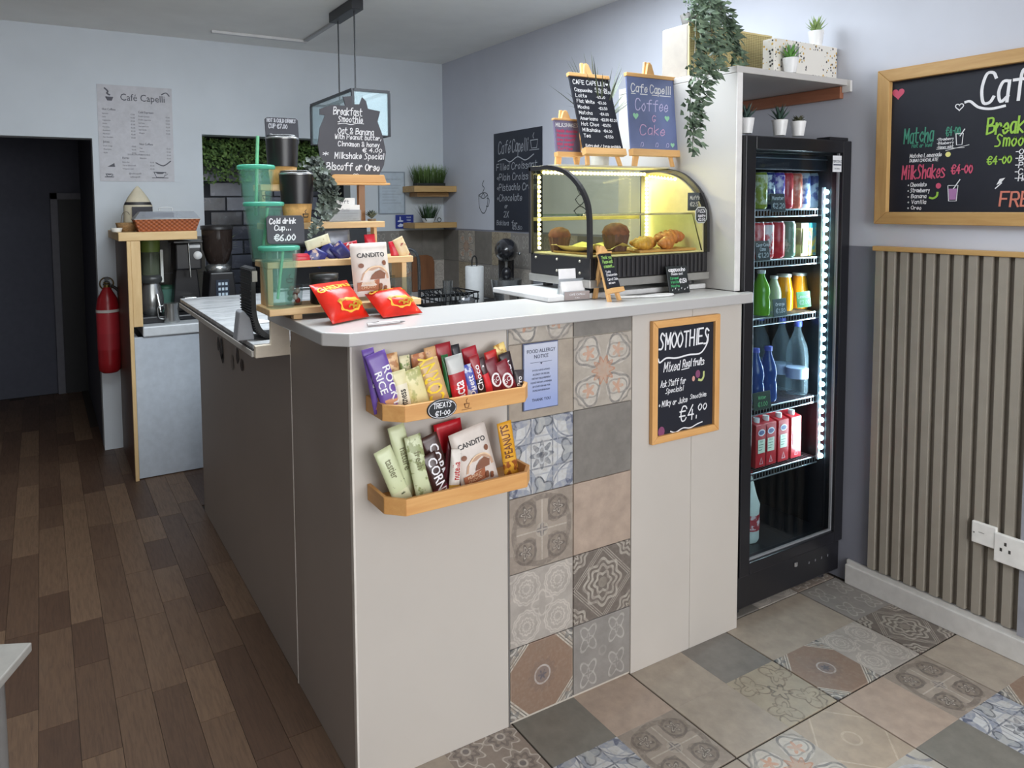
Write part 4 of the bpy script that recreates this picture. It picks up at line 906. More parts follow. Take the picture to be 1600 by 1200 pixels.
# ================================================================== cake display on its riser
rs = thing('riser_board', 'white riser board on short legs under the cake display', 'riser', (1.235, 1.60, 1.0765))
part('board', MB().box(0, .636, .052, .345, .0, .016), C((214, 214, 214), .35), rs, .003)
part('leg', MB().box(.02, .05, .28, .31, -.308, 0), C((206, 206, 206), .4), rs, .002); part('leg', MB().box(.59, .62, .28, .31, -.308, 0), C((206, 206, 206), .4), rs, .002)
DX0, DX1, DY0, DY1, DZ = 1.37, 1.866, 1.634, 1.938, 1.0945
dc = thing('cake_display', 'curved glass heated cake display with yellow lights on the counter', 'display case', (DX0, DY0, DZ))
DW, DD = DX1-DX0, DY1-DY0
def zz(z): return z-DZ
def dp(name, x0, x1, y0, y1, z0, z1, mt, bv=.002, par=dc): return part(name, MB().box(x0, x1, y0, y1, zz(z0), zz(z1)), mt, par, bv)
for dx in (.04, DW-.05):
    for dy in (.04, DD-.05): part('foot', MB().cyl(dx, dy, 0, .0135, .016), C((30, 30, 32)), dc)
steel = C((168, 166, 162), .3, .6)
dp('steel_base', 0, DW, 0, DD, 1.1085, 1.132, steel); dk = C((32, 31, 34), .4)
dp('black_plinth', .006, DW-.003, .006, DD-.003, 1.1325, 1.196, dk)
for i in range(26): part('vent_rib', MB().box(.022+i*.0178, .030+i*.0178, .003, .006, zz(1.136), zz(1.193)), C((46, 44, 46), .5), dc)
for i, (a, b) in enumerate(((.05, 1.185), (.16, 1.185), (.27, 1.185), (.05, 1.15), (.16, 1.15))): part('rivet', MB().sphere((.004, a, zz(b)), .004, 8, 6), C((200, 196, 184), .3, .6), dc)
arc = curve([(0, 1.196), (.001, 1.27), (.003, 1.316), (.014, 1.362), (.048, 1.409), (.108, 1.452), (.187, 1.473), (.24, 1.474)], 4)
prof = [(a, zz(b)) for a, b in arc]
def rim(x0, x1):
    o_ = prof+[(DD, zz(1.474))]; th = .013
    inn = []
    for i, p in enumerate(o_):
        a = o_[max(i-1, 0)]; b = o_[min(i+1, len(o_)-1)]; t_ = Vector((b[0]-a[0], b[1]-a[1])).normalized(); inn.append((p[0]+t_.y*th, p[1]-t_.x*th))
    mm = MB()
    for i in range(len(o_)-1): mm.prism([o_[i], o_[i+1], inn[i+1], inn[i]], x0, x1, 'yz')
    return mm
part('side_rim', rim(0, .012), dk, dc); part('side_rim', rim(DW-.012, DW), dk, dc)
dp('rear_post', 0, .012, DD-.012, DD, 1.196, 1.474, dk); dp('rear_post', DW-.012, DW, DD-.012, DD, 1.196, 1.474, dk)
gl = GLASS((240, 240, 232), .02)
mm = MB(); vs = []; fs = []
for a, b in prof: vs += [(.012, a+.001, b-.001), (DW-.012, a+.001, b-.001)]
for i in range(len(prof)-1): fs.append((2*i, 2*i+1, 2*i+3, 2*i+2))
part('curved_glass', mm.add(vs, fs, True), gl, dc)
part('side_glass', MB().add([(.006, a, b) for a, b in prof]+[(.006, DD, zz(1.474)), (.006, DD, zz(1.196))], [tuple(range(len(prof)+2))]), gl, dc)
part('end_panel', MB().prism([(a+.014, b-.014) for a, b in prof]+[(DD-.012, zz(1.46)), (DD-.012, zz(1.2)), (.014, zz(1.2))], DW-.018, DW-.0125, 'yz'), C((214, 206, 166), .35), dc)
dp('top_sheet', .0125, DW-.0125, .165, DD, 1.470, 1.476, C((206, 200, 176), .35, .2), .001)
dp('floor_tray', .013, DW-.019, .01, DD-.012, 1.197, 1.201, C((222, 212, 160), .4), 0)
dp('glass_shelf', .014, DW-.02, .05, DD-.02, 1.318, 1.322, GLASS((220, 235, 220), .3), .001)
dp('shelf_edge', .014, DW-.02, .046, .05, 1.317, 1.323, C((206, 200, 160), .25, .4), .001)
dp('rear_glass', .013, DW-.019, DD-.008, DD-.005, 1.20, 1.47, GLASS((236, 236, 220), .02), 0)
dp('rear_rail', .013, DW-.019, DD-.006, DD, 1.30, 1.312, C((214, 206, 160), .3, .3), .001)
bulb = MB().sphere((0, 0, 0), .0055, 8, 6).mesh('led_bulb', GLOW((255, 242, 170), 8))
def ledrow(a, b, n):
    s_ = part('led_strip', MB().rod(a, b, .004, 6), C((236, 220, 150), .5), dc); a = Vector(a); b = Vector(b)
    for i in range(n): p = a.lerp(b, (i+.5)/n); part('led_bulb', bulb, None, s_, loc=p+Vector((0, -.005, -.003)))
ledrow((.02, .262, zz(1.458)), (DW-.03, .262, zz(1.458)), 30)
ledrow((DW-.026, .262, zz(1.215)), (DW-.026, .262, zz(1.45)), 18)
ledrow((.018, .275, zz(1.21)), (.018, .275, zz(1.45)), 16)
ledrow((DW-.03, .25, zz(1.452)), (DW-.03, .12, zz(1.436)), 9)
l = bpy.data.lights.new('display_led_light', 'AREA'); l.shape = 'RECTANGLE'; l.size = .42; l.size_y = .02; l.energy = 1.5; l.color = (1, .90, .48)
lo = _obj('display_led_light', l); lo.parent = dc; lo.location = (DW/2, .24, zz(1.446)); lo.rotation_euler = (-.35, 0, 0)
# cakes
tr = thing('paper_tray', 'yellow lit paper lined tray at the left inside the display', 'tray', (1.40, 1.67, 1.2015))
mm = MB(); 
vs = [(x_*.17/8, y_*.19/6, .012+.010*math.sin(x_*1.3)*math.cos(y_*.9)+(.012 if x_ in (0, 8) or y_ in (0, 6) else 0)) for y_ in range(7) for x_ in range(9)]
mm.add(vs, [(y_*9+x_, y_*9+x_+1, (y_+1)*9+x_+1, (y_+1)*9+x_) for y_ in range(6) for x_ in range(8)], True)
part('paper', mm, C((226, 206, 130), .6), tr); part('tray', MB().box(.005, .165, .005, .185, 0, .006), C((150, 120, 60), .4), tr, .002)
def muffin(label, x_, y_, s_=1.0):
    o = thing('muffin', label, 'muffin', (x_, y_, 1.2015), 0, 'muffins in the cake display'); mm = MB(); n = 24
    vs = []; fs = []
    for k, (r_, z_) in enumerate(((.026, 0), (.036, .05))):
        for i in range(n): a = 2*PI*i/n; rr = r_*(1.05 if i % 2 else .97)*s_; vs.append((rr*math.cos(a), rr*math.sin(a), z_*s_+(.006 if k and i % 4 == 0 else 0)))
    fs = [(i, (i+1) % n, n+(i+1) % n, n+i) for i in range(n)]+[tuple(range(n))[::-1]]
    part('paper_case', mm.add(vs, fs), C((92, 62, 50), .6), o)
    part('cake_top', MB().lathe([(.034*s_, .046*s_), (.038*s_, .058*s_), (.03*s_, .074*s_), (.012*s_, .083*s_), (.0005, .084*s_)], 18, cap=False), C((120, 74, 50), .8, 0, .35, 60, .6), o)
    for k in range(9): a = k*2.4; part('chip', MB().sphere((.022*math.cos(a)*s_*(.5+.05*k), .022*math.sin(a)*s_*(.5+.05*k), (.079-.0009*k)*s_), .004, 6, 4), C((60, 36, 28)), o)
    return o
muffin('chocolate muffin at the left inside the display behind the paper', 1.435, 1.86, .95)
muffin('chocolate muffin in brown case in the middle of the display', 1.545, 1.72, 1.12)
bd = thing('serving_board', 'wooden board under the croissants in the display', 'board', (1.545, 1.66, 1.2015))
part('board', MB().box(.045, .29, 0, .14, 0, .008), WOOD((206, 160, 96), (176, 128, 70), 'x'), bd, .003)
def croissant(label, x_, y_, rz, s_, c, z=1.21):
    o = thing('croissant', label, 'pastry', (x_, y_, z), rz, 'croissants in the cake display')
    cm = C(c, .45, 0, .25, 60, .3); N = 9
    mm = MB(); pts = []; rad = []
    for i in range(46):
        u = i/45*2-1; a = u*1.25; pts.append((.05*math.sin(a)*s_, -.03*(math.cos(a)-.5)*s_, .019*s_)); seg = abs(((i/45*7) % 1)-.5)*2; rad.append(max(.003, (.024*(1-abs(u)**1.7)+.004)*(1.0-.22*seg**2))*s_*.92)
    part('pastry', mm.tube(pts, .01, 10, radii=rad), cm, o); return o
croissant('golden croissant nearest the muffin in the display', 1.628, 1.70, .3, .85, (200, 150, 60))
croissant('croissant second from the muffin on the board', 1.672, 1.735, -.2, .95, (206, 148, 70))
croissant('darker croissant in the middle of the row', 1.715, 1.69, .5, .9, (186, 116, 56))
croissant('croissant leaning on the others near the right end', 1.757, 1.725, 0, .95, (194, 122, 60), 1.222)
croissant('largest browned croissant at the right end of the display', 1.80, 1.745, -.5, 1.0, (180, 104, 54), 1.225)
pt_ = thing('price_card', 'blue grey card hanging inside the display at the upper right', 'price tag', py(1075, 329, 1.668)); pt_.rotation_euler = (0, 0, .0)
p0 = py(1075, 329, 1.668); p1 = py(1102, 301, 1.668); w_, h_ = (p1-p0).x, (p1-p0).z
part('card', MB().box(0, w_, 0, .002, 0, h_), C((70, 78, 92), .5), pt_); mm = MB(); mm.hand('Muffins', w_*.1, h_*.62, .011, .0016); mm.hand('€2.5', w_*.1, h_*.25, .012, .0016); part('chalk_lettering', mm, INK, pt_)
p0 = py(1086, 349, 1.628); pc = thing('price_card', 'octagonal dark price card stuck to the curved glass', 'price tag', p0)
e = .012; W8 = .052
def octo(i): return [(i, e), (e, i), (W8-e, i), (W8-i, e), (W8-i, W8-e), (W8-e, W8-i), (e, W8-i), (i, W8-e)]
part('card', MB().prism(octo(0)[::-1], -.001, 0, 'xz'), C((176, 180, 176), .5), pc); part('dark_field', MB().prism(octo(.004)[::-1], -.0016, -.001, 'xz'), C((36, 38, 42), .5), pc)
mm = MB(); mm.hand('PIZZA', .026, .034, .009, .0016, 'c'); mm.hand('square', .026, .021, .008, .0014, 'c'); mm.hand('€2.50', .026, .008, .008, .0014, 'c'); mm.v = [(a, b-.0018, c) for a, b, c in mm.v]; part('chalk_lettering', mm, INK, pc)
# ================================================================== easels
EZ = WOOD((230, 184, 124), (210, 158, 98), 'z'); EX = WOOD((230, 184, 124), (210, 158, 98), 'x')
def easel(label, loc, rz, W, H, lean, text, board, leg=.035, tip=.045, ledge=.022, top=.012):
    """table easel with a chalkboard; base centre at loc, leaning back"""
    o = thing('table_easel', label, 'easel sign', loc, rz); th = .008
    L = Matrix.Rotation(-lean, 4, 'X')
    def q(name, mb, mt, bv=.001):
        mb.v = [tuple(L @ Vector(v)) for v in mb.v]; return part(name, mb, mt, o, bv)
    for s_ in (-1, 1): q('front_leg', MB().prism([(s_*W*.40-.007, 0), (s_*W*.40+.007, 0), (s_*.008+.005, leg+H+tip), (s_*.008-.005, leg+H+tip)][::1], .004, .012, 'xz'), EZ)
    q('ledge', MB().box(-W/2, W/2, -.016, .004, leg-.004, leg-.004+ledge), EX)
    q('top_clamp', MB().box(-W/2, W/2, -.010, .004, leg+H-top, leg+H), EX)
    q('clamp_block', MB().prism([(-.018, leg+H), (.018, leg+H), (.008, leg+H+tip*.8), (-.008, leg+H+tip*.8)], -.006, .004, 'xz'), EZ)
    bo = q('chalkboard', MB().box(-W/2+.002, W/2-.002, -.006, .0, leg+ledge-.004, leg+H-top), board)
    ht = leg+H; yb = math.sin(lean)*ht*.8; bk_ = yb+ht*.22
    part('rear_leg', MB().prism([(yb+.012, math.cos(lean)*ht*.8), (yb+.022, math.cos(lean)*ht*.8), (bk_+.01, 0), (bk_, 0)], -.006, .006, 'yz'), EZ, o)
    mm = MB(); mats = text(mm, W, H-ledge-top); mm.v = [tuple(L @ Vector((a, b-.006, c+leg+ledge-.004))) for a, b, c in mm.v]
    part('chalk_lettering', mm, mats, o); return o
def t_drinks(q, W, H):
    x0 = -W/2+.012; q.hand('CAFE CAPELLI', x0, H-.022, .014, .0022, fit=W*.76); q.flat(heart(.006, W/2-.016, H-.015)); q.hand('REG/LRG', W*.08, H-.038, .007, .0014, fit=W*.3)
    for i, (a, b) in enumerate((('Cappuccino', '€3.00 €3.50'), ('Latte', '€3.20'), ('Flat White', '€3.00'), ('Mocha', '€3.50'), ('Matcha', '€4.00'), ('Americano', '€2.80 €3.20'), ('Hot Choc', '€3.50'), ('Milkshake', '€4.00'), ('Tea', '€1.50'))):
        z = H-.048-.0195*i; q.hand(a, x0, z, .011, .0017, fit=min(W*.42, W*.052*len(a))); q.hand('-'+b, W*.06, z, .009, .0015, fit=W*.045*min(len(b), 9))
    q.hand('Extra shot / Syrup available', x0, .005, .008, .0014, fit=W*.85); return [INK]
def t_cake(q, W, H):
    q.cur = 0; q.hand('Cafe', -W*.42, H-.045, .026, .0036, fit=W*.32); q.hand('Capelli', -W*.04, H-.045, .026, .0036, fit=W*.42)
    for a, b in ((-.42, -.34), (-.24, -.1), (0, .1), (.16, .38)): q.ribbon([(W*a, H-.052), (W*b, H-.052)], .0028)
    q.cur = 1; q.hand('Coffee', -W*.36, H-.105, .036, .0034, fit=W*.66); q.cur = 2; q.hand('G', 0, H-.142, .022, .0028, 'c'); q.hand('Cake', -W*.3, H-.185, .032, .003, fit=W*.5)
    q.cur = 3; q.flat(heart(.013, -W*.36, H-.125)); q.flat(heart(.012, W*.28, H-.127)); q.flat(heart(.010, W*.36, .018))
    q.cur = 1
    for i in (-.3, 0, .22): q.ribbon(curve([(W*i, H-.225), (W*i+.004, H-.213), (W*i+.012, H-.212), (W*i+.012, H-.222), (W*i+.006, H-.224)], 4), .0018)
    return [INK, C((196, 190, 226), .6), C((206, 166, 200), .6), C((150, 206, 170), .6)]
def t_milk(q, W, H):
    q.cur = 0; q.hand('MILKSHAKES', 0, H-.016, .011, .002, 'c', fit=W*.86); q.cur = 1
    for i, s_ in enumerate(('Vanilla chocolate', 'Strawberry banana', 'Oreo biscoff', 'Mint caramel', 'Toffee')): q.hand(s_, -W*.42, H-.034-.014*i, .008, .0022, fit=W*(.8-.06*i))
    return [INK, C((196, 70, 110), .6)]
ZT = 1.477
def easel_at(label, xl, xr, yb, Yv, H, lean, rz, text, board, **k):
    a = py(xl, yb, Yv); b = py(xr, yb, Yv); return easel(label, ((a.x+b.x)/2, Yv, ZT), rz, (b.x-a.x)/math.cos(rz), H, lean, text, board, **k)
blu = C((104, 116, 158), .35, 0, .25, 5)
easel_at('wooden easel with black coffee price list on the display', 914, 978, 250, 1.785, .275, .30, 0, t_drinks, CHALK, leg=.033)
easel_at('wooden easel with blue grey board reading coffee and cake', 985, 1061, 250, 1.785, .268, .10, 0, t_cake, blu, leg=.035)
easel_at('small wooden easel with pink lettering at left on the display', 868, 908, 250, 1.85, .118, .12, 0, t_milk, C((120, 112, 140), .4, 0, .25, 8), leg=.03, tip=.03, ledge=.014, top=.006)
def t_thank(q, W, H):
    q.cur = 1
    for i, s_ in enumerate(('Thank you', 'Please wait', 'a moment...')): q.hand(s_, -W*.4, H-.012-.013*i, .009, .0016, fit=W*.78)
    q.cur = 0; q.hand('Today', -W*.4, H-.053, .006, .0012, fit=W*.4); q.hand('Cheesecake', -W*.4, H-.063, .007, .0012, fit=W*.85); q.hand('Carrot Cake', -W*.4, H-.076, .007, .0012, fit=W*.8); q.hand('and more', -W*.4, H-.086, .006, .0011, fit=W*.5); return [INK, C((160, 206, 110), .6)]
pe = pz(958, 469, 1.0755)
easel('little wooden easel with green and white lettering on the counter', (pe.x-.006, pe.y-.022, 1.077), .25, .062, .118, .34, t_thank, CHALK, leg=.026, tip=.022, ledge=.014, top=.005)
# green lettered card, business card holder, cable
pg = pz(1036, 459, 1.0755); o = thing('price_card', 'black card with green lettering leaning by the display', 'price tag', (pg.x, 1.598, 1.077), .0, None, rx=-.2)
part('card', MB().box(0, .088, 0, .004, 0, .085), C((28, 34, 36), .5), o, .003); mm = MB(); mm.cur = 0; mm.hand('cappuccino', .042, .068, .011, .0022, 'c', fit=.07); mm.hand('freddo shot', .04, .057, .006, .0012, 'c', fit=.05); mm.hand('€1.50', .062, .032, .012, .0022, 'c', fit=.03)
for i in range(6): mm.ribbon([(.012+.013*i, .010+.004*(i % 2)), (.014+.013*i, .013+.004*(i % 2))], .002)
mm.cur = 1; [mm.hand(s_, .010, .044-.012*i, .007, .0013, fit=.034) for i, s_ in enumerate(('Caramel', 'Vanilla', 'Mocha'))]; part('chalk_lettering', mm, [INK, C((80, 190, 120), .6)], o)
pa, pb_ = pz(872, 470, 1.0755), pz(923, 468, 1.0755); W = .085
hd = thing('card_holder', 'clear stand of white business cards on the counter', 'card holder', (pa.x+.006, pa.y-.022, 1.077), -.10)
part('holder', MB().prism([(0, 0), (.045, 0), (.045, .004), (.03, .06), (.027, .06), (.036, .004), (.010, .004), (.004, .026), (0, .026)][::-1], 0, W, 'yz'), TINTED((200, 204, 208), .35), hd, .001)
for i in range(4): part('card', MB().prism([(.012+.004*i, .005), (.0135+.004*i, .005), (.0265+.003*i, .052), (.025+.003*i, .052)][::-1], .003, W-.004, 'yz'), C((232, 230, 230), .5), hd)
part('tall_card', MB().prism([(.030, .006), (.0318, .006), (.040, .088), (.038, .088)][::-1], .004, W*.72, 'yz'), C((236, 234, 236), .5), hd)
mm = MB(); mm.text('CAFÉ CAPELLI', W/2, .014, .006); mm.text('Coffee', W/2, .005, .004); mm.v = [(a, b-.0006, c) for a, b, c in mm.v]; part('front_strip', MB().box(.0, W, -.0006, 0, .001, .025), C((150, 138, 136), .5), hd); part('lettering', mm, INK, hd)
cb = curve([(1.405, 1.69, 1.0795), (1.45, 1.62, 1.0795), (1.52, 1.592, 1.0795), (1.60, 1.60, 1.0795), (1.645, 1.58, 1.0795), (1.61, 1.565, 1.0795), (1.53, 1.585, 1.0795), (1.46, 1.655, 1.0795)], 8)
single('power_cable', MB().tube(cb, .003, 6), C((232, 232, 232), .4), 'white cable looped on the counter behind the little easel', 'cable')

# ================================================================== things above the fridge
ZS = 1.7755
sp = thing('speaker', 'wide radio style speaker with woven tan grille above the fridge', 'speaker', (1.90, 1.76, ZS))
part('cabinet', MB().box(0, .42, .006, .125, 0, .178), C((164, 156, 147), .5), sp, .006)
part('grille_frame', MB().box(0, .42, 0, .0055, 0, .006).box(0, .42, 0, .0055, .172, .178).box(0, .006, 0, .0055, .006, .172).box(.414, .42, 0, .0055, .006, .172), C((214, 196, 140), .5), sp)
t = NT('woven_grille'); X, Y, Z = t.xyz(); wv = (Z*1100).sin()*.5+.5; wv2 = (X*500).sin()*.2; n = t.noise(50, 3)
t.bump(wv, .5, .002); part('grille', MB().box(.006, .414, .0018, .0055, .006, .172), t.fin(t.mix((wv*.7+wv2+n*.3).clamp(), rgb((150, 134, 84)), rgb((204, 190, 136))), .7), sp)
mo = thing('mosaic_box', 'white box with black and yellow terrazzo chips above the fridge', 'box', (2.108, 1.590, ZS))
t = NT('terrazzo_face'); v = t.node('ShaderNodeTexVoronoi'); v.inputs['Scale'].default_value = 95; t.link(t.coord(), v.inputs['Vector']); vd = E(t, v.outputs['Distance']); X, Y, Z = t.xyz()
vc = t.node('ShaderNodeSeparateColor'); t.link(v.outputs['Color'], vc.inputs[0]); cr = E(t, vc.outputs[0]); cg = E(t, vc.outputs[1])
chip = vd.lt(.38)*cr.gt(.35); blank = X.gt(.17)*X.lt(.25)*Z.gt(.012)*Z.lt(.095); chip = chip*(1-blank)
c = t.mix(chip, rgb((226, 222, 214)), t.mix(cg.gt(.72), rgb((44, 42, 44)), rgb((206, 168, 80))))
g_ = X.gt(.07)*X.lt(.13)*Z.gt(.06)*Z.lt(.10); c = t.mix(g_*((X*330).sin().gt(-.6)), c, rgb((130, 130, 134)))
part('box', MB().box(0, .338, 0, .045, 0, .116), t.fin(c, .4), mo, .002)
def succulent(label, loc, s_, c, kind, nl=16):
    o = thing('potted_succulent', label, 'plant', loc); part('pot', MB().lathe([(.018*s_, 0), (.0245*s_, .045*s_), (.0245*s_, .049*s_), (.0215*s_, .049*s_), (.020*s_, .038*s_), (.0005, .038*s_)], 20), C((232, 232, 232), .35), o)
    mm = MB()
    for i in range(nl):
        a = i*2.4; tilt = .25+.75*(i/nl) if kind == 'spike' else .5+.6*(i/nl); ln = (.062 if kind == 'spike' else .034)*s_*(1.0-.25*(i/nl)); d = (math.cos(a)*math.sin(tilt), math.sin(a)*math.sin(tilt), math.cos(tilt))
        mm.leaf((0, 0, .04*s_), d, ln, (.012 if kind == 'spike' else .016)*s_, fold=.5, droop=-.05)
    part('leaves', mm, C(c, .5, 0, .3, 80), o, kind='stuff'); return o
def at_y(xp, Yv, z): p = py(xp, 200, Yv); return (p.x, Yv, z)
succulent('bright green spiky succulent in white pot before the mosaic box', at_y(1233, 1.563, ZS), 1.0, (96, 146, 70), 'spike', 20)
succulent('pale green spiky succulent in white pot on the mosaic box', at_y(1272, 1.613, ZS+.1165), 1.05, (140, 164, 100), 'spike', 22)
ZF = 1.5745
succulent('dark succulent in white pot at the left on top of the fridge', at_y(1166, 1.59, ZF), 1.0, (72, 92, 86), 'spike', 16)
succulent('dark spiky aloe in white pot in the middle of the fridge top', at_y(1218, 1.59, ZF), 1.05, (64, 88, 78), 'spike', 16)
succulent('small rosette succulent in white pot right of the aloe', at_y(1247, 1.575, ZF), 1.0, (84, 86, 66), 'rose', 24)
# trailing ivy in a pot on the speaker
iv = thing('trailing_ivy', 'trailing grey green ivy hanging from above the speaker', 'plant', (1.955, 1.80, ZS+.1785))
part('pot', MB().lathe([(.03, 0), (.042, .05), (.038, .05), (.034, .04), (.0005, .04)], 18, .035, .03), C((70, 66, 62), .6), iv)
mm = MB(); mst = MB(); rv = random.Random(5)
def ivy_world(xp, yp, Yv): p = py(xp, yp, Yv); return Vector((p.x-1.955, p.y-1.80, p.z-(ZS+.1785)))
trails = [[(1105, 20, 1.78), (1098, 60, 1.66), (1096, 120, 1.56), (1085, 180, 1.53), (1082, 232, 1.53)], [(1110, 15, 1.78), (1118, 50, 1.66), (1112, 100, 1.56), (1094, 150, 1.53), (1086, 205, 1.525)], [(1115, 10, 1.78), (1130, 40, 1.66), (1125, 80, 1.6), (1110, 115, 1.55)], [(1100, 5, 1.78), (1088, 30, 1.66), (1086, 80, 1.56), (1080, 130, 1.53), (1078, 190, 1.53)],
          [(1118, 20, 1.78), (1138, 60, 1.68), (1148, 80, 1.66), (1152, 100, 1.66)], [(1100, 0, 1.78), (1092, 12, 1.7), (1095, 50, 1.6), (1102, 95, 1.56)], [(1112, 0, 1.76), (1126, 12, 1.68), (1140, 38, 1.65), (1143, 62, 1.64)], [(1106, -4, 1.78), (1110, 8, 1.7), (1110, 40, 1.62), (1116, 70, 1.6)]]
for tr_ in trails:
    pts = curve([ivy_world(*q) for q in tr_], 10); mst.tube(pts, .0012, 4)
    for i, p in enumerate(pts):
        for k in range(3):
            a = rv.uniform(0, 2*PI); d = Vector((math.cos(a), -abs(math.sin(a))*.6-.15, rv.uniform(-.7, .5))); off = Vector((rv.gauss(0, .012), rv.gauss(0, .006), rv.gauss(0, .008)))
            mm.leaf(Vector(p)+off, d, rv.uniform(.022, .040), rv.uniform(.013, .021), up=(rv.uniform(-.3, .3), -1, .4), fold=.2, droop=.25)
for i in range(170):
    p = Vector((.03+rv.gauss(0, .028), .005+rv.gauss(0, .02), rv.uniform(.0, .10))); a = rv.uniform(0, 2*PI)
    mm.leaf(p, (math.cos(a), -abs(math.sin(a))-.2, rv.uniform(-.4, .8)), rv.uniform(.02, .034), rv.uniform(.012, .018), up=(0, -1, .5), fold=.2, droop=.2)
t = NT('ivy_leaf'); n = t.noise(40, 2); ivm = t.fin(t.mix(n.ramp(.35, .65), rgb((58, 74, 60)), rgb((112, 132, 106))), .55)
part('stems', mst, C((84, 80, 60)), iv, kind='stuff'); part('leaves', mm, ivm, iv, kind='stuff')
# spiky grass plant behind the easels
gp = thing('grass_plant', 'tall spiky grass plant in a white pot behind the easels', 'plant', (1.63, 1.895, ZT))
part('pot', MB().lathe([(.03, 0), (.036, .16), (.033, .16), (.031, .14), (.0005, .14)], 16), C((206, 208, 204), .4), gp); mm = MB()
for i in range(70):
    a = rv.uniform(0, 2*PI); tl = rv.uniform(.1, 1.0); mm.blade((.012*math.cos(a), .012*math.sin(a), .14), (math.cos(a)*math.sin(tl), .35*math.sin(a)*math.sin(tl), math.cos(tl)), rv.uniform(.16, .30), .009, rv.uniform(.05, .35), 4)
part('blades', mm, C((88, 98, 78), .6, 0, .35, 60), gp, kind='stuff')
# ================================================================== stepped wooden stand on the counter
SX, SY = .468, 1.735
stn = thing('stepped_stand', 'stepped pine display stand on the corner of the counter', 'stand', (SX, SY, 1.0765))
PXL, PZL = WOOD(PALE1, PALE2, 'x'), WOOD(PALE1, PALE2, 'z')
TZ = [1.106, 1.217, 1.311, 1.412]; TY = [(1.735, 1.86), (1.78, 1.90), (1.85, 1.955), (1.905, 1.985)]; TX = [(.468, .876), (.478, .876), (.50, .825), (.50, .615)]
for (x0, x1), (y0, y1), z in zip(TX, TY, TZ): part('shelf', MB().box(x0-SX, x1-SX, y0-SY, y1-SY, z-.0165-1.0765, z-1.0765), PXL, stn, .002)
for x_, y_ in ((.53, 1.745), (.53, 1.835), (.84, 1.745), (.84, 1.835)): part('foot', MB().box(x_-SX, x_+.022-SX, y_-SY, y_+.022-SY, 0, .0125), PZL, stn, .001)
for x_ in (.48, .846):
    part('upright', MB().box(x_-SX, x_+.014-SX, 1.79-SY, 1.858-SY, 1.1065-1.0765, 1.2-1.0765), PZL, stn, .001)
    x2 = min(max(x_, .505), .80); part('upright', MB().box(x2-SX, x2+.009-SX, 1.87-SY, 1.895-SY, 1.2175-1.0765, 1.294-1.0765), PZL, stn, .001)
    x3 = min(max(x_, .505), .60); part('upright', MB().box(x3-SX, x3+.009-SX, 1.915-SY, 1.945-SY, 1.3115-1.0765, 1.395-1.0765), PZL, stn, .001)
TEAL = TINTED((130, 226, 202), .15, .06, .16); TEALC = TINTED((110, 216, 188), .55, .12, .35)
def tumbler(label, xp, Yv, z, hpx, wt, wb, straw=False):
    p = py(xp, 400, Yv); k = 1/ppm((p.x, Yv, z)); h = hpx*k; rt, rb = wt*k/2, wb*k/2
    o = thing('drinks_tumbler', label, 'tumbler', (p.x, Yv, z+.0005), 0, 'teal plastic tumblers on the stand')
    part('outer_cup', MB().lathe([(rb, 0), (rb*1.02, .004), (rt*.97, h*.93)], 24), TINTED((206, 236, 228), .10, .05, .15), o)
    part('inner_cup', MB().lathe([(rb*.86, .008), (rt*.88, h*.9)], 24), TEAL, o)
    part('lid', MB().lathe([(rt*.97, h*.925), (rt*1.04, h*.93), (rt*1.04, h*.985), (rt*.96, h), (.001, h)], 24), TEALC, o)
    mm = MB(); c0 = h*.42; mm.ribbon([(-.008, c0+.008), (-.006, c0-.001), (.006, c0-.001), (.008, c0+.008), (-.008, c0+.008)], .002); mm.ribbon(curve([(0, c0+.01), (-.002, c0+.015), (.002, c0+.019)], 4), .0015)
    r_ = (rb+(rt-rb)*.42); mm.v = [(a+r_*.35, b-r_*.94, c) for a, b, c in mm.v]; part('cup_logo', mm, C((30, 34, 34)), o)
    if straw: part('straw', MB().rod((-.004, .0, .02), (.006, 0, h+.075), .0042, 10), C((120, 196, 150), .4), o)
    else: part('straw', MB().rod((-.006, .0, .02), (.01, 0, h*.9), .0036, 8), C((120, 196, 150), .4), o)
    return o
t_low = tumbler('teal clear tumbler standing lowest on the stand', 436, 1.772, TZ[0], 96, 62, 42)
tumbler('teal clear tumbler half hidden behind the cold drink sign', 414, 1.835, TZ[1], 92, 60, 40)
tumbler('teal clear tumbler with straw standing highest on the stand', 404, 1.905, TZ[2], 90, 56, 38, True)
BLKC = C((30, 28, 30), .35)
def mug(label, xp, Yv, z, hpx, w_):
    p = py(xp, 400, Yv); k = 1/ppm((p.x, Yv, z)); h = hpx*k; r_ = w_*k/2
    o = thing('travel_mug', label, 'travel mug', (p.x, Yv, z+.0005), 0, 'black mugs with cork bases on the stand')
    part('cork_base', MB().lathe([(r_*.74, 0), (r_*.86, h*.36), (.001, h*.36)], 24), C((206, 160, 96), .75, 0, .15, 90), o)
    part('cup', MB().lathe([(r_*.90, h*.365), (r_*.98, h*.92)], 24), BLKC, o)
    part('steel_rim', MB().lathe([(r_*.985, h*.92), (r_*1.0, h*.955), (r_*.9, h*.96)], 24), C((180, 182, 184), .25, .8), o)
    part('lid', MB().lathe([(r_*.94, h*.955), (r_*.92, h), (.001, h)], 24), TINTED((70, 72, 74), .6), o)
    mm = MB(); mm.ribbon([(-.007, .022), (-.005, .014), (.005, .014), (.007, .022), (-.007, .022)], .003); mm.ribbon(curve([(0, .025), (-.002, .029), (.002, .033)], 4), .0018); rr = r_*.82
    mm.v = [(a+rr*.3, b-rr*.96, c) for a, b, c in mm.v]; part('burnt_logo', mm, C((40, 30, 26)), o); return (p.x, h)
mug('black travel mug with cork base standing lower on the stand', 466, 1.895, TZ[2], 80, 54)
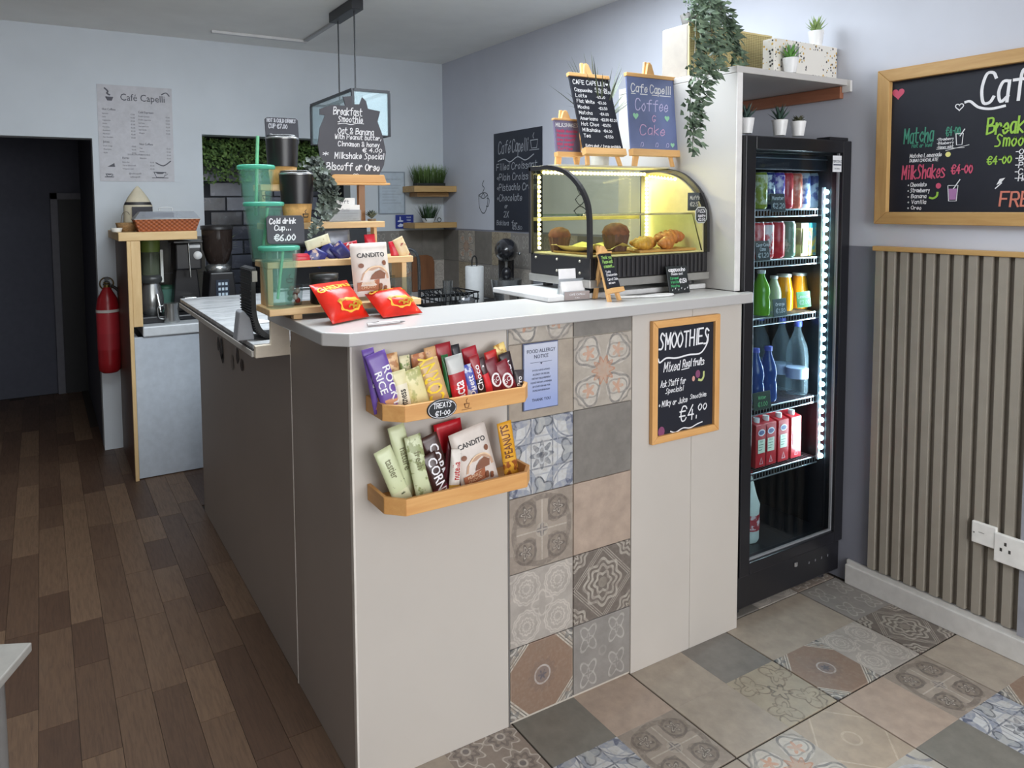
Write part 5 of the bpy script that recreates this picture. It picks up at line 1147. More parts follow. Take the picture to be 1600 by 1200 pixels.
mx2, mh2 = mug('black travel mug with cork base standing higher on the stand', 445, 1.945, TZ[3], 76, 51)
def leansign(label, p0, W, H, text, mats, rx=-.12, r=.006):
    o = thing('chalk_sign', label, 'chalk sign', p0, 0, None, rx=rx); e = r
    part('board', MB().prism([(e, 0), (W-e, 0), (W, e), (W, H-e), (W-e, H), (e, H), (0, H-e), (0, e)], 0, .004, 'xz'), C((48, 50, 60), .5, 0, .1, 10), o, .001)
    mm = MB(); text(mm, W, H); part('chalk_lettering', mm, mats, o); return o
p = py(418, 382, 1.768); q_ = py(476, 336, 1.768)
def t_cold(m_, W, H): m_.hand('Cold drink', W*.08, H*.72, H*.17, .0026, fit=W*.68); m_.hand('Cup...', W*.2, H*.48, H*.17, .0024, fit=W*.42); m_.hand('€6.00', W*.18, H*.12, H*.2, .003, fit=W*.55)
leansign('charcoal sign with cold drink cup price between the tumblers', p, q_.x-p.x, q_.z-p.z, t_cold, [INK])
p = py(416, 226, 1.94); q_ = py(467, 184, 1.94)
def t_hot(m_, W, H):
    m_.hand('HOT & COLD DRINKS', W*.06, H*.82, H*.12, .0018, fit=W*.85); m_.hand('CUP €7.00', W*.1, H*.6, H*.15, .002, fit=W*.55); m_.hand('Buy one', W*.12, H*.26, H*.13, .0018, fit=W*.5); m_.hand('Any 200 refills', W*.1, H*.08, H*.13, .0018, fit=W*.78)
leansign('charcoal sign on top of the higher black mug', p, q_.x-p.x, q_.z-p.z, t_hot, [C((176, 178, 186), .6)])
# jug shaped chalkboard
Yj = 1.925; jp = lambda x_, y_: py(x_, y_, Yj)
j0 = jp(552, 284); jg = thing('jug_chalkboard', 'jug shaped chalkboard menu on a wooden foot at the top of the stand', 'chalkboard', (j0.x, Yj, TZ[3]+.0005))
out = [(522, 283), (512, 262), (500, 245), (497, 225), (500, 200), (508, 180), (500, 179), (500, 170), (517, 164), (540, 165), (536, 151), (550, 150), (551, 163), (562, 163), (566, 152), (572, 158), (575, 170), (594, 174), (590, 190), (598, 212), (603, 238), (600, 258), (592, 275), (594, 283)]
ol = [(jp(a, b).x-j0.x, jp(a, b).z-(TZ[3]+.0005)) for a, b in out]
part('board', MB().prism(ol[::-1] if False else ol[::-1], 0, .005, 'xz'), C((62, 62, 70), .5, 0, .1, 10), jg)
mm = MB(); K = 1/ppm((j0.x, Yj, 1.5))
def jh(s_, xl, xr, y_, hp, wd, **k): a = jp(xl, y_); b = jp(xr, y_); mm.hand(s_, a.x-j0.x, (a.z+b.z)/2-(TZ[3]+.0005), hp*K, wd, fit=b.x-a.x, **k)
jh('Breakfast', 521, 565, 180, 11, .0024); jh('Smoothie', 528, 566, 191, 9, .0022); mm.ribbon(curve([((jp(a, b).x-j0.x), jp(a, b).z-TZ[3]) for a, b in ((528, 194), (538, 193), (548, 195), (558, 193), (568, 194))], 4), .0018)
jh('Oat & Banana', 528, 583, 210, 9, .0021); jh('With Peanut butter,', 523, 595, 218, 7, .0019); jh('Cinnamon & honey', 528, 592, 229, 7, .0020); jh('€ 4.00', 566, 596, 238, 6, .0020)
jh('*', 504, 512, 244, 8, .002); jh('Milkshake Special', 523, 599, 248, 9, .0023); jh('Biscoff or Oreo', 510, 592, 266, 11, .0030)
mm.ribbon(heart(.008, jp(556, 275).x-j0.x, jp(556, 275).z-TZ[3]), .0016); part('chalk_lettering', mm, INK, jg)
a_, b_ = jp(520, 284), jp(597, 284); c_, d_ = jp(505, 300), jp(606, 300)
part('foot_block', MB().prism([(a_.x-j0.x, 0.028), (b_.x-j0.x, .028), (d_.x-j0.x-.01, .006), (c_.x-j0.x+.01, .006)], -.016, -.0005, 'xz'), WXP, jg, .001)
part('foot_board', MB().box(c_.x-j0.x, d_.x-j0.x, -.018, .03, 0, .0055), WXP, jg, .001)
part('post', MB().box(.018, .036, .004, .02, TZ[2]-TZ[3]+.0005, -.0005), WOOD((150, 110, 74), (120, 84, 54), 'z'), jg)
# eucalyptus sprig
eu = thing('eucalyptus_sprig', 'dark green eucalyptus garland hanging down the middle of the stand', 'plant', (.62, 1.87, TZ[2]+.0005)); mm = MB(); ms = MB(); rv = random.Random(9)
def ew(x_, y_, Yv): p = py(x_, y_, Yv); return Vector((p.x-.62, p.y-1.87, p.z-(TZ[2]+.0005)))
for tr_ in ([(483, 252, 1.9), (500, 268, 1.88), (515, 290, 1.87), (512, 320, 1.86), (500, 345, 1.80), (487, 365, 1.772)], [(490, 248, 1.9), (508, 275, 1.88), (522, 298, 1.87), (520, 325, 1.862)], [(478, 262, 1.9), (494, 285, 1.88), (505, 310, 1.865), (503, 335, 1.84)], [(500, 280, 1.88), (515, 310, 1.87), (510, 340, 1.845)]):
    pts = curve([ew(*a) for a in tr_], 8); ms.tube(pts, .0013, 4)
    for p in pts:
        for k in range(4):
            a = rv.uniform(0, 2*PI); d = Vector((math.cos(a), -abs(math.sin(a))*.5-.1, rv.uniform(-.6, .6)))
            mm.leaf(Vector(p)+Vector((rv.gauss(0, .006), rv.gauss(0, .004), rv.gauss(0, .006))), d, rv.uniform(.013, .021), rv.uniform(.011, .017), up=(rv.uniform(-.4, .4), -1, .4), fold=.15)
t = NT('eucalyptus_leaf'); n = t.noise(45, 2); eum = t.fin(t.mix(n.ramp(.35, .65), rgb((44, 52, 48)), rgb((112, 124, 112))), .55)
part('stems', ms, C((90, 80, 64)), eu, kind='stuff'); part('leaves', mm, eum, eu, kind='stuff')
# stamp cards and the small succulent on the third step
p = py(517, 349, 1.858); q_ = py(566, 308, 1.858); W, H = q_.x-p.x, .064
lc = thing('loyalty_cards', 'white loyalty cards in a clear holder on the stand', 'card holder', (p.x, 1.868, TZ[2]+.0005)); 
part('holder', MB().box(0, W, .0, .003, 0, .032).box(0, W, .003, .03, 0, .003), TINTED((210, 214, 218), .3), lc)
part('tall_card', MB().box(W*.28, W*.86, .012, .014, .003, H), WHITE, lc); part('front_card', MB().box(.002, W-.002, .0045, .0065, .003, .045), WHITE, lc)
mm = MB(); mm.ribbon([(W*.08, .022), (W*.92, .022)], .001); mm.hand('Café', W*.4, .027, .007, .001); mm.text('LOYALTY CARD', W/2, .012, .004)
for i in range(5): mm.ribbon([(W*(.12+.16*i), .006), (W*(.2+.16*i), .008)], .0016)
mm.v = [(a, b+.0044, c) for a, b, c in mm.v]; part('printing', mm, C((60, 60, 64)), lc); mm = MB(); mm.hand('gift', W*.35, .05, .008, .0012, fit=W*.3); mm.v = [(a, b+.0118, c) for a, b, c in mm.v]; part('printing', mm, C((90, 90, 94)), lc)
o = thing('small_succulent', 'grey green rosette plant at the right of the loyalty cards', 'plant', (py(581, 340, 1.90).x, 1.90, TZ[2]+.0005)); mm = MB()
for i in range(26): a = i*2.4; tl = .2+.9*i/26; mm.leaf((0, 0, .006), (math.cos(a)*math.sin(tl), math.sin(a)*math.sin(tl), math.cos(tl)), .026, .016, fold=.5)
part('leaves', mm, eum, o, kind='stuff'); part('base', MB().cyl(0, 0, 0, .006, .012), C((110, 96, 80)), o)
# packets on the second step
Y2 = 1.80; zb2 = TZ[1]+.002
def s3(label, pb, pt, w_, mat, Yv=Y2, T=.012, art=None, arts=None, lean=.1, name='snack_packet', cat='snack packet'):
    return snack(name, label, cat, pb, pt, w_, Yv, mat, T, art, arts, lean, 'snacks on the second step of the stand')
navy = BANDS('navy', [(-9, (44, 48, 120))], 2, .3, ((206, 180, 170), 40, .6, .64, .02, .05)); creamp = BANDS('creamp', [(-9, (220, 216, 186))], 2, .4, ((170, 160, 110), 50, .6, .65, 0, 1))
s3('cream wrapped bar lying on the blue packets', (478, 385), (516, 372), 16, creamp, Y2-.012, T=.014)
s3('navy blue packet lying furthest left on the second step', (506, 408), (478, 392), 26, navy, Y2)
s3('navy blue packet in the middle of the second step', (530, 404), (506, 384), 20, navy, Y2+.02)
s3('navy blue packet standing nearest the red one', (543, 405), (524, 382), 22, navy, Y2+.004)
s3('small red packet at the left of the second step behind the tumbler', (472, 411), (472, 396), 30, C((196, 36, 56), .35), Y2)
s3('red packet with white edge behind the beige pouch', (551, 405), (546, 378), 26, BANDS('redw', [(-9, (186, 30, 48))], 2, .3, ((230, 224, 220), 40, .58, .62, 0, 1)), Y2+.03)
s3('grey foil packet leaning at the back of the second step', (530, 392), (528, 360), 40, C((120, 124, 132), .3, .3), Y2+.055)
s3('red packet standing at the right of the second step', (622, 408), (617, 376), 20, C((196, 28, 50), .35), Y2+.01)
s3('cream wafer packet leaning at the right end of the second step', (635, 404), (622, 372), 18, BANDS('wafer', [(-9, (214, 190, 150))], 2, .4, ((150, 60, 50), 40, .58, .62, 0, 1)), Y2+.004)
s3('small red packet peeking over the beige pouch', (580, 392), (578, 366), 18, C((200, 34, 54), .35), Y2+.05)
# beige pouch and the two red crisp bags
snack('snack_pouch', 'large beige chocolate nut pouch standing on the stand', 'snack bag', (583, 462), (580, 379), 62, 1.71, beigepack, .03, candito, CAN, .16)
def crisps(q, W, H):
    q.cur = 0; q.text('GARIDAKIA', 0, H*.74, W*.125, 'c', .08, .03)
    q.cur = 1; q.flat([(W*.30*math.cos(a)*(1+.12*math.cos(5*a))+W*.05, H*.30+H*.16*math.sin(a)*(1+.1*math.cos(7*a))) for a in [2*PI*i/30 for i in range(30)]])
    q.cur = 2
    for k in range(7): x_, z_ = W*(.05+.24*math.cos(k*2.3)), H*(.30+.1*math.sin(k*1.9)); q.ribbon(curve([(x_-W*.06, z_), (x_, z_+H*.035), (x_+W*.06, z_+H*.01)], 4), W*.035, -.0016)
CRI = [C((240, 200, 60), .4), C((236, 180, 60), .4), C((176, 132, 30), .4)]; redbag = C((214, 40, 24), .28, 0, .12, 30, .3)
def cz(x_, y_): p = pz(x_, y_, 1.0755); p.z = 1.0795; return p
bl, br = cz(520, 509), cz(577, 497); snack3('crisp_bag', 'red crisp bag leaning upright against the stand', 'snack bag', bl, br, py(518, 441, bl.y+.10), redbag, .045, crisps, CRI, 'red crisp bags on the counter')
bl, br = cz(599, 499), cz(660, 491); snack3('crisp_bag', 'red crisp bag lying flatter to the right on the counter', 'snack bag', bl, br, py(594, 452, bl.y+.10), redbag, .05, crisps, CRI, 'red crisp bags on the counter')
p, q_ = pz(574, 511, 1.0755), pz(633, 505, 1.0755); pe = thing('pen', 'silver pen lying on the counter edge', 'pen', (p.x, p.y, 1.0805)); d = Vector((q_.x-p.x, q_.y-p.y, 0))
part('barrel', MB().rod((0, 0, 0), d*.85, .004, 10), C((196, 190, 190), .3, .5), pe); part('tip', MB().rod(d*.85, d, .004, 10, .001), C((150, 146, 146), .3, .6), pe); part('clip', MB().rod((0, 0, .004), d*.3+Vector((0, 0, .005)), .001, 6), C((120, 116, 116), .3, .7), pe)
# clear box, dark box and small glass on the first step
p = py(614, 462, 1.79); o = thing('clear_container', 'clear plastic container at the right of the stand', 'container', (.80, 1.765, TZ[0]+.0005)); part('wall', MB().box(0, .062, 0, .002, 0, .055).box(0, .062, .07, .072, 0, .055).box(0, .002, .002, .07, 0, .055).box(.06, .062, .002, .07, 0, .055), GLASS((225, 232, 232), .4), o); part('base', MB().box(0.003, .059, .003, .069, 0, .002), GLASS((225, 232, 232), .4), o)
o = thing('dark_tin', 'black rounded tin in the shade under the second step', 'tin', (.625, 1.79, TZ[0]+.0005)); part('body', MB().lathe([(.034, 0), (.036, .004), (.036, .06), (.03, .068), (.001, .068)], 24), C((34, 34, 36), .4), o); part('lid', MB().lathe([(.037, .062), (.037, .075), (.001, .076)], 24), C((44, 44, 46), .4), o)
o = thing('glass_jar', 'small glass of wrapped sweets under the second step', 'jar', (.548, 1.80, TZ[0]+.0005)); part('glass', MB().lathe([(.02, 0), (.024, .05)], 18), GLASS((225, 230, 230), .3), o)
for i in range(7): a = i*2.4; part('sweet', MB().sphere((.010*math.cos(a), .010*math.sin(a), .010+.005*i), .0075, 8, 6), C(((176, 40, 40), (90, 60, 50), (210, 200, 190))[i % 3], .4), o)
# till terminal on the lower worktop
pt0 = pz(402, 516, .9815); o = thing('till_terminal', 'black ribbed back of a till screen on the lower worktop', 'till', (py(391, 450, 2.03).x+.034, 2.05, .9815)); mm = MB()
arc = curve([(-.03, .20), (-.032, .12), (-.03, .07), (-.018, .03), (.01, .006), (.04, .004)], 6)
def shell(off): return [(a+off*.9, b+off*.3) for a, b in arc]
pl = arc+shell(.014)[::-1]; part('shell', MB().prism(pl, -.02, .10, 'xz'), C((28, 28, 30), .4), o)
for i in range(0, len(arc)-1): a, b = arc[i], arc[i+1]; part('rib', MB().box(min(a[0], b[0])-.003, max(a[0], b[0])+.001, -.0215, .101, (a[1]+b[1])/2-.0018, (a[1]+b[1])/2+.0018), C((20, 20, 22), .5), o)
part('label', MB().box(-.028, -.014, -.0206, -.02, .165, .195), C((196, 194, 186)), o); part('foot', MB().prism([(-.07, 0), (-.02, 0), (-.03, .06), (-.05, .085), (-.06, .08)], .0, .05, 'xz'), C((150, 152, 158), .4), o, .003)
pt1 = pz(372, 505, .9815); single('card_slip', MB().box(-.03, .03, -.05, .05, 0, .0015), C((206, 206, 206), .5), 'pale paper slip lying on the marbled worktop', 'paper', (pt1.x+.06, pt1.y, .982), .3)
# ================================================================== back wall and kitchen
def tl(a, b, Yv): return py(*a, Yv), py(*b, Yv)
# menu poster
a, b = py(150, 283, YB), py(270, 134, YB); W, H = .386, b.z-a.z-.0
po = thing('menu_poster', 'grey printed coffee menu poster on the white back wall', 'poster', (.297, YB-.001, 1.507)); H = .53
part('sheet', MB().box(0, W, -.002, 0, 0, H), C((196, 196, 202), .6), po); mm = MB()
mm.text('Café Capelli', W*.60, H*.845, .038, 'c', 0, .004, .88)
mm.ribbon([(.045, H*.87), (.052, H*.84), (.072, H*.84), (.08, H*.87), (.045, H*.87)], .006); mm.flat([(.045, H*.87), (.052, H*.845), (.072, H*.845), (.08, H*.87)]); mm.ribbon(curve([(.04, H*.96), (.055, H*.93), (.05, H*.91), (.062, H*.895)], 4), .008)
def col_(x0, z0, head, rows, wd):
    mm.text(head, x0, z0, .012, 'l', 0, .01, .8)
    for i, r_ in enumerate(rows): mm.text(r_, x0, z0-.021-.0185*i, .0075, 'l', 0, 0, .8); mm.text('€3.00', x0+wd, z0-.021-.0185*i, .008, 'r', 0, 0, .8)
col_(.022, H*.735, 'Hot Coffees', ('Espresso', 'Latte', 'Cappuccino', 'Mocha', 'Flat white', 'Americano', 'Macchiato', 'Hot chocolate'), .165)
col_(.205, H*.72, 'Cold Espresso', ('Freddo espresso', 'Freddo cappuccino', 'Iced latte', 'Iced americano', 'Iced mocha', 'Affogato'), .165)
col_(.022, H*.40, 'Juices', ('Fresh orange', 'Mixed juice', 'Apple'), .165); col_(.205, H*.385, 'Non Coffees', ('Teas', 'Matcha', 'Chai', 'Babyccino'), .165)
mm.text('SUGAR SYRUPS AVAILABLE', W*.52, H*.275, .008, 'c', 0, 0, .85); col_(.115, H*.235, 'Extras', ('Extra shot', 'Oat or almond milk', 'Whipped cream'), .165); mm.text('@cafecapelli', W*.46, H*.075, .009); mm.text('cafecapelli', W*.46, H*.04, .009)
def cupart(x0, z0, s_):
    mm.ribbon([(x0-s_, z0+s_*.5), (x0-s_*.6, z0-s_*.4), (x0+s_*.6, z0-s_*.4), (x0+s_, z0+s_*.5), (x0-s_, z0+s_*.5)], .004); mm.ribbon([(x0-s_*1.3, z0-s_*.5), (x0+s_*1.3, z0-s_*.5)], .004); mm.flat([(x0-s_*.8, z0+s_*.45), (x0-s_*.4, z0+s_*.2), (x0+s_*.4, z0+s_*.2), (x0+s_*.8, z0+s_*.45)]); mm.ribbon([(x0+s_*.9, z0+s_*.4), (x0+s_*1.3, z0+s_*.2), (x0+s_*.8, z0-s_*.1)], .003)
cupart(W*.80, H*.07, .032); cupart(W*.12, H*.06, .016); mm.ribbon(curve([(W*.75, H*.2), (W*.85, H*.17), (W*.95, H*.22)], 4), .006); mm.flat([(W*.1, H*.15), (W*.2, H*.15), (W*.19, H*.19)]); mm.ribbon(curve([(W*.86, H*.93), (W*.92, H*.95), (W*.96, H*.92)], 4), .006)
mm.v = [(a_, b_-.002, c_) for a_, b_, c_ in mm.v]; part('printing', mm, C((84, 84, 94), .6), po)
# certificate, wash hands sign
ce = thing('certificate', 'pale framed certificate on the back wall beside the jug board', 'certificate', (1.955, YB-.001, 1.303)); W, H = .195, .283
part('frame', MB().box(0, W, -.008, 0, 0, .007).box(0, W, -.008, 0, H-.007, H).box(0, .007, -.008, 0, .007, H-.007).box(W-.007, W, -.008, 0, .007, H-.007), C((150, 160, 172), .4), ce); part('paper', MB().box(.007, W-.007, -.004, 0, .007, H-.007), C((190, 202, 214), .5), ce)
mm = MB(); mm.text('HYGIENE CERTIFICATE', W/2, H*.8, .009)
for i in range(7): mm.ribbon([(W*.15, H*(.68-.07*i)), (W*(.85-.1*(i % 3)), H*(.68-.07*i))], .002)
mm.v = [(a_, b_-.004, c_) for a_, b_, c_ in mm.v]; part('printing', mm, C((140, 152, 166)), ce); part('seal', MB().lathe([(.008, 0), (.0005, .0)], 12, cap=False), C((50, 60, 80)), ce, loc=(W*.9, -.006, H*.25))
ws = thing('wash_hands_sign', 'small blue wash your hands sign above the sink tiles', 'sign', (2.075, YB-.0085, 1.204)); part('plate', MB().box(0, .135, -.002, 0, 0, .092), C((44, 60, 146), .4), ws, .001)
mm = MB(); [mm.text(s_, .098, .070-.019*i, .0095, 'c', 0, .03, .8) for i, s_ in enumerate(('PLEASE', 'WASH', 'YOUR', 'HANDS'))]
mm.flat([(.012, .05), (.03, .058), (.03, .08), (.038, .08), (.038, .058), (.06, .052), (.052, .045), (.02, .044)]); mm.flat([(.012, .018), (.035, .034), (.06, .026), (.05, .012), (.025, .01)]); mm.v = [(a_, b_-.002, c_) for a_, b_, c_ in mm.v]; part('lettering', mm, C((206, 216, 240)), ws)
# shelves with plants
for lb, z1, z0, nm in (('upper pine wall shelf carrying the grass trough', 1.487, 1.447, 'u'), ('lower pine wall shelf carrying the small potted grass', 1.243, 1.207, 'l')):
    o = thing('wall_shelf', lb, 'shelf', (2.13, 4.30, z0)); part('board', MB().box(0, .318, 0, .178, 0, z1-z0), WOOD((206, 170, 116), (176, 138, 84), 'x'), o, .002); 
    if nm == 'u': part('batten', MB().box(.05, .29, .06, .178, -.03, -.001), WOOD((190, 150, 100), (160, 120, 74), 'x'), o, .002)
def grass(label, loc, sx, sy, n, hmin, hmax, potf, c1, c2, spread=.3):
    o = thing('potted_grass', label, 'plant', loc); potf(o); mm = MB(); rg = random.Random(len(label))
    for i in range(n):
        x_, y_ = rg.uniform(-sx, sx), rg.uniform(-sy, sy); mm.blade((x_, y_, .01), (x_/sx*spread+rg.gauss(0, .12), rg.gauss(0, .15), 1), rg.uniform(hmin, hmax), .006, rg.uniform(0, .12), 3)
    t = NT('grass_blades'); X, Y, Z = t.xyz(); n_ = t.noise(50, 2); part('blades', mm, t.fin(t.mix((Z*6.5+n_*.3-.1).clamp(), rgb(c1), rgb(c2)), .6), o, kind='stuff')
grass('wide trough of artificial grass on the upper wall shelf', (2.285, 4.385, 1.4875), .10, .03, 420, .10, .155, lambda o: part('trough', MB().box(-.105, .105, -.035, .035, 0, .02), C((30, 34, 30)), o, .002), (34, 52, 30), (110, 140, 70))
grass('small pot of artificial grass on the lower wall shelf', (2.27, 4.375, 1.2435), .03, .03, 160, .10, .14, lambda o: part('bowl', MB().lathe([(.035, 0), (.045, .028), (.042, .028), (.038, .02), (.0005, .02)], 18), C((206, 210, 212), .4), o), (40, 62, 44), (70, 104, 60), .6)
o = thing('black_ring', 'small black ring mug beside the potted grass on the shelf', 'mug', (2.345, 4.36, 1.2435)); part('ring', MB().tube([(.014*math.cos(a), 0, .016+.014*math.sin(a)) for a in [2*PI*i/18 for i in range(18)]], .0025, 6, True), C((40, 42, 48)), o)
# chalkboard poster and cup decal on the right wall
cp = thing('chalk_poster', 'tall black chalkboard poster with cake list on the right wall', 'chalkboard', (XW-.001, 3.826, 1.2)); W, H = .498, .592
part('board', MB().box(0, W, -.004, 0, 0, H), C((40, 44, 56), .5, 0, .12, 6), cp); mm = MB()
mm.hand('Café', .05, H-.125, .07, .005, fit=.13, shear=.2); mm.hand('Capelli', .20, H-.125, .07, .005, fit=.16, shear=.2); mm.ribbon(curve([(.05, H-.17), (.12, H-.16), (.18, H-.18), (.26, H-.155), (.34, H-.178), (.42, H-.15)], 6), .006)
mm.ribbon([(.39, H-.07), (.40, H-.115), (.45, H-.115), (.46, H-.07), (.39, H-.07)], .005); mm.ribbon([(.38, H-.125), (.47, H-.125)], .004); mm.ribbon(curve([(.42, H-.06), (.415, H-.045), (.425, H-.03)], 4), .004)
for i, s_ in enumerate(('Filled Croissant', '•Plain Croissant', '•Pistachio Cream', '•Chocolate')): mm.hand(s_, .03, H-.225-.062*i, .038, .0042, fit=min(.42, .027*len(s_)))
mm.hand('or', .12, H-.455, .025, .0035); mm.hand('2X', .11, H-.51, .035, .004, fit=.05); mm.hand('Baklava  for', .03, H-.56, .028, .0035, fit=.22); mm.hand('€3.50', .2, H-.582, .02, .003, fit=.1); mm.v = [(a_, b_-.004, c_) for a_, b_, c_ in mm.v]
part('chalk_lettering', mm, C((170, 174, 182), .6), cp); cp.rotation_euler = (0, 0, RZ)
o = thing('cup_decal', 'black line drawing of a steaming cup on the right wall', 'decal', (XW-.0005, 3.96, 1.30), RZ); mm = MB()
mm.ribbon(curve([(-.055, .12), (-.05, .05), (-.02, .012), (0, .005), (.02, .012), (.045, .05), (.052, .12), (0, .135), (-.055, .12)], 5), .005); mm.ribbon(curve([(-.055, .12), (0, .098), (.052, .12)], 5), .005); mm.ribbon(curve([(.045, .1), (.07, .09), (.06, .05), (.035, .05)], 5), .005); mm.ribbon(curve([(-.02, .112), (0, .13), (.02, .112)], 5), .005); mm.ribbon(curve([(-.005, .14), (.012, .165), (-.012, .185), (.008, .21)], 5), .005); part('line', mm, C((50, 58, 68)), o)
# second line drawing seen through the display
o = thing('cup_decal', 'line drawing of stacked cups on the wall behind the display', 'decal', (XW-.0005, 3.0, 1.27), RZ); mm = MB()
for k in range(3): mm.ribbon(curve([(-.05+.012*k, .05+.06*k), (0, .02+.06*k), (.05-.012*k, .05+.06*k), (0, .075+.06*k), (-.05+.012*k, .05+.06*k)], 5), .005)
part('line', mm, C((60, 68, 74)), o)
# pendant lamp
LX, LY = 1.335, 3.42
pl_ = thing('pendant_lamp', 'black framed glass pendant lamp on two cords above the stand', 'lamp', (LX, LY, 1.675)); bk = C((34, 36, 42), .4)
part('ceiling_box', MB().box(-.03, .03, -.15, .16, ZC-.05-1.675, ZC-1.675-.001), bk, pl_, .003)
y0, y1, x0, x1, z0, z1 = -.29, .29, -.089, .089, 0, .212; e = .006
for y_ in (-.105, .11): part('cord', MB().rod((0, y_, z1), (0, y_, ZC-.05-1.675), .0035, 8), bk, pl_)
for x_ in (x0, x1):
    part('frame_bar', MB().box(x_-e, x_+e, y0, y1, z1-2*e, z1), bk, pl_); 
    for y_ in (y0, y1): part('frame_post', MB().box(x_-e, x_+e, y_-e, y_+e, 0, z1-2*e), bk, pl_)
for y_ in (y0, y1): part('frame_bar', MB().box(x0+e, x1-e, y_-e, y_+e, z1-2*e, z1), bk, pl_); part('frame_bar', MB().box(x0+e, x1-e, y_-.003, y_+.003, 0, .006), bk, pl_)
part('frame_bar', MB().box(x1-.003, x1+.003, y0+e, y1-e, 0, .006), bk, pl_)
part('centre_bar', MB().box(-.012, .012, y0+e, y1-e, z1-2*e, z1), bk, pl_)
t = NT('coated_glass'); gls = t.node('ShaderNodeBsdfGlossy'); gls.inputs['Roughness'].default_value = .06; gls.inputs['Color'].default_value = (.72, .86, .92, 1); trn = t.node('ShaderNodeBsdfTransparent'); trn.inputs[0].default_value = (.93, .97, .99, 1); msx = t.node('ShaderNodeMixShader'); msx.inputs[0].default_value = .22; t.link(trn.outputs[0], msx.inputs[1]); t.link(gls.outputs[0], msx.inputs[2]); t.link(msx.outputs[0], t.out.inputs[0]); glare_pane_m = TINTED((214, 234, 240), .30, .08, .2)  # milky pane tint paints in the bright window reflection
for x_ in (x0, x1): part('glass_pane', MB().box(x_-.001, x_+.001, y0+e, y1-e, .006, z1-2*e), glare_pane_m, pl_)
for y_ in (y0, y1): part('glass_pane', MB().box(x0+e, x1-e, y_-.001, y_+.001, .006, z1-2*e), glare_pane_m, pl_)
for y_ in (-.15, .15): sk = part('lamp_holder', MB().cyl(0, y_, z1-.062, z1-.012, .018), bk, pl_); part('bulb', MB().sphere((0, y_, z1-.095), .03, 14, 10), GLOW((236, 244, 255), .8), pl_)
tk = C((214, 214, 214), .5)
single('ceiling_trunking', MB().box(.859, 1.40, 4.205, 4.23, ZC-.016, ZC-.0005), tk, 'white cable trunking strip across the ceiling near the back wall', 'trunking', bevel=.002)
single('ceiling_trunking', MB().box(1.375, 1.40, 3.60, 4.203, ZC-.012, ZC-.0005), C((176, 176, 178), .5), 'grey cable trunking leading to the pendant lamp box', 'trunking', bevel=.002)
# hedge and spider plant in the niche
hg = thing('hanging_hedge', 'artificial green hedge hanging along the top of the dark niche', 'plant', (NX0, YB+.2, NZ1-.28)); mm = MB(); rh = random.Random(2)
for i in range(2600):
    x_ = rh.uniform(.01, NX1-NX0-.01); z_ = .275-abs(rh.gauss(0, .12)); y_ = rh.uniform(-.05, .10); a = rh.uniform(0, 2*PI)
    if z_ < .0: continue
    mm.leaf((x_, y_, z_), (math.cos(a), -.6, math.sin(a)-.3), rh.uniform(.02, .036), rh.uniform(.012, .02), up=(0, -1, .6), fold=.2)
t = NT('hedge_leaf'); n = t.noise(30, 3); part('leaves', mm, t.fin(t.mix(n.ramp(.35, .65), rgb((40, 66, 34)), rgb((120, 150, 84))), .5), hg, kind='stuff'); part('backing', MB().box(.005, NX1-NX0-.005, .10, .12, .08, .275), C((34, 50, 30)), hg)
sg_ = thing('spider_plant', 'pale striped spider plant at the left of the niche', 'plant', (NX0+.12, YB+.12, NZ0+.0005)); part('pot', MB().lathe([(.045, 0), (.06, .3), (.055, .3), (.05, .28), (.0005, .28)], 16), C((60, 62, 66)), sg_); mm = MB()
for i in range(46): a = rh.uniform(0, 2*PI); mm.blade((0, 0, .3), (math.cos(a)*(.4 if math.cos(a) < 0 else 1), math.sin(a)*.4, rh.uniform(.7, 2.2)), rh.uniform(.14, .26), .012, rh.uniform(.3, .8), 5)
part('blades', mm, C((140, 152, 110), .55, 0, .4, 40), sg_, kind='stuff')
# shelf unit with basket
su = thing('shelf_unit', 'pale pine shelf with post and dark side board on the back wall', 'shelving', (.325, 3.88, 0)); WPX = WOOD((226, 196, 146), (204, 168, 116), 'x'); WPZ = WOOD((226, 196, 146), (204, 168, 116), 'z')
part('top_board', MB().box(0, .365, 0, .605, 1.196, 1.238), WPX, su, .003); part('post', MB().box(.035, .053, -.002, .018, 0, 1.195), WPZ, su, .002); part('post_face', MB().box(.053, .096, -.002, .018, .772, 1.195), WPZ, su, .002); part('side_board', MB().box(.034, .05, .02, .6, 0, 1.19), WOOD((104, 74, 58), (78, 54, 42), 'z'), su)
ZB = 1.2385
bs = thing('food_basket', 'long brown basket with clear lid on the pine shelf', 'basket', (py(260, 360, 3.99).x, 3.99, ZB)); 
mm = MB(); tp_ = [(-.155, -.075), (.155, -.075), (.155, .075), (-.155, .075)]; bt_ = [(-.135, -.06), (.135, -.06), (.135, .06), (-.135, .06)]
mm.add([(x_, y_, 0) for x_, y_ in bt_]+[(x_, y_, .062) for x_, y_ in tp_], [(3, 2, 1, 0)]+[(i, (i+1) % 4, (i+1) % 4+4, i+4) for i in range(4)])
t = NT('woven_wicker'); X, Y, Z = t.xyz(); wv = ((X*260).sin()*(Z*320).sin())*.5+.5; n = t.noise(30, 2); t.bump(wv, .8, .004); part('basket', mm, t.fin(t.mix((wv*.7+n*.4-.05).clamp(), rgb((110, 54, 28)), rgb((186, 104, 60))), .6), bs)
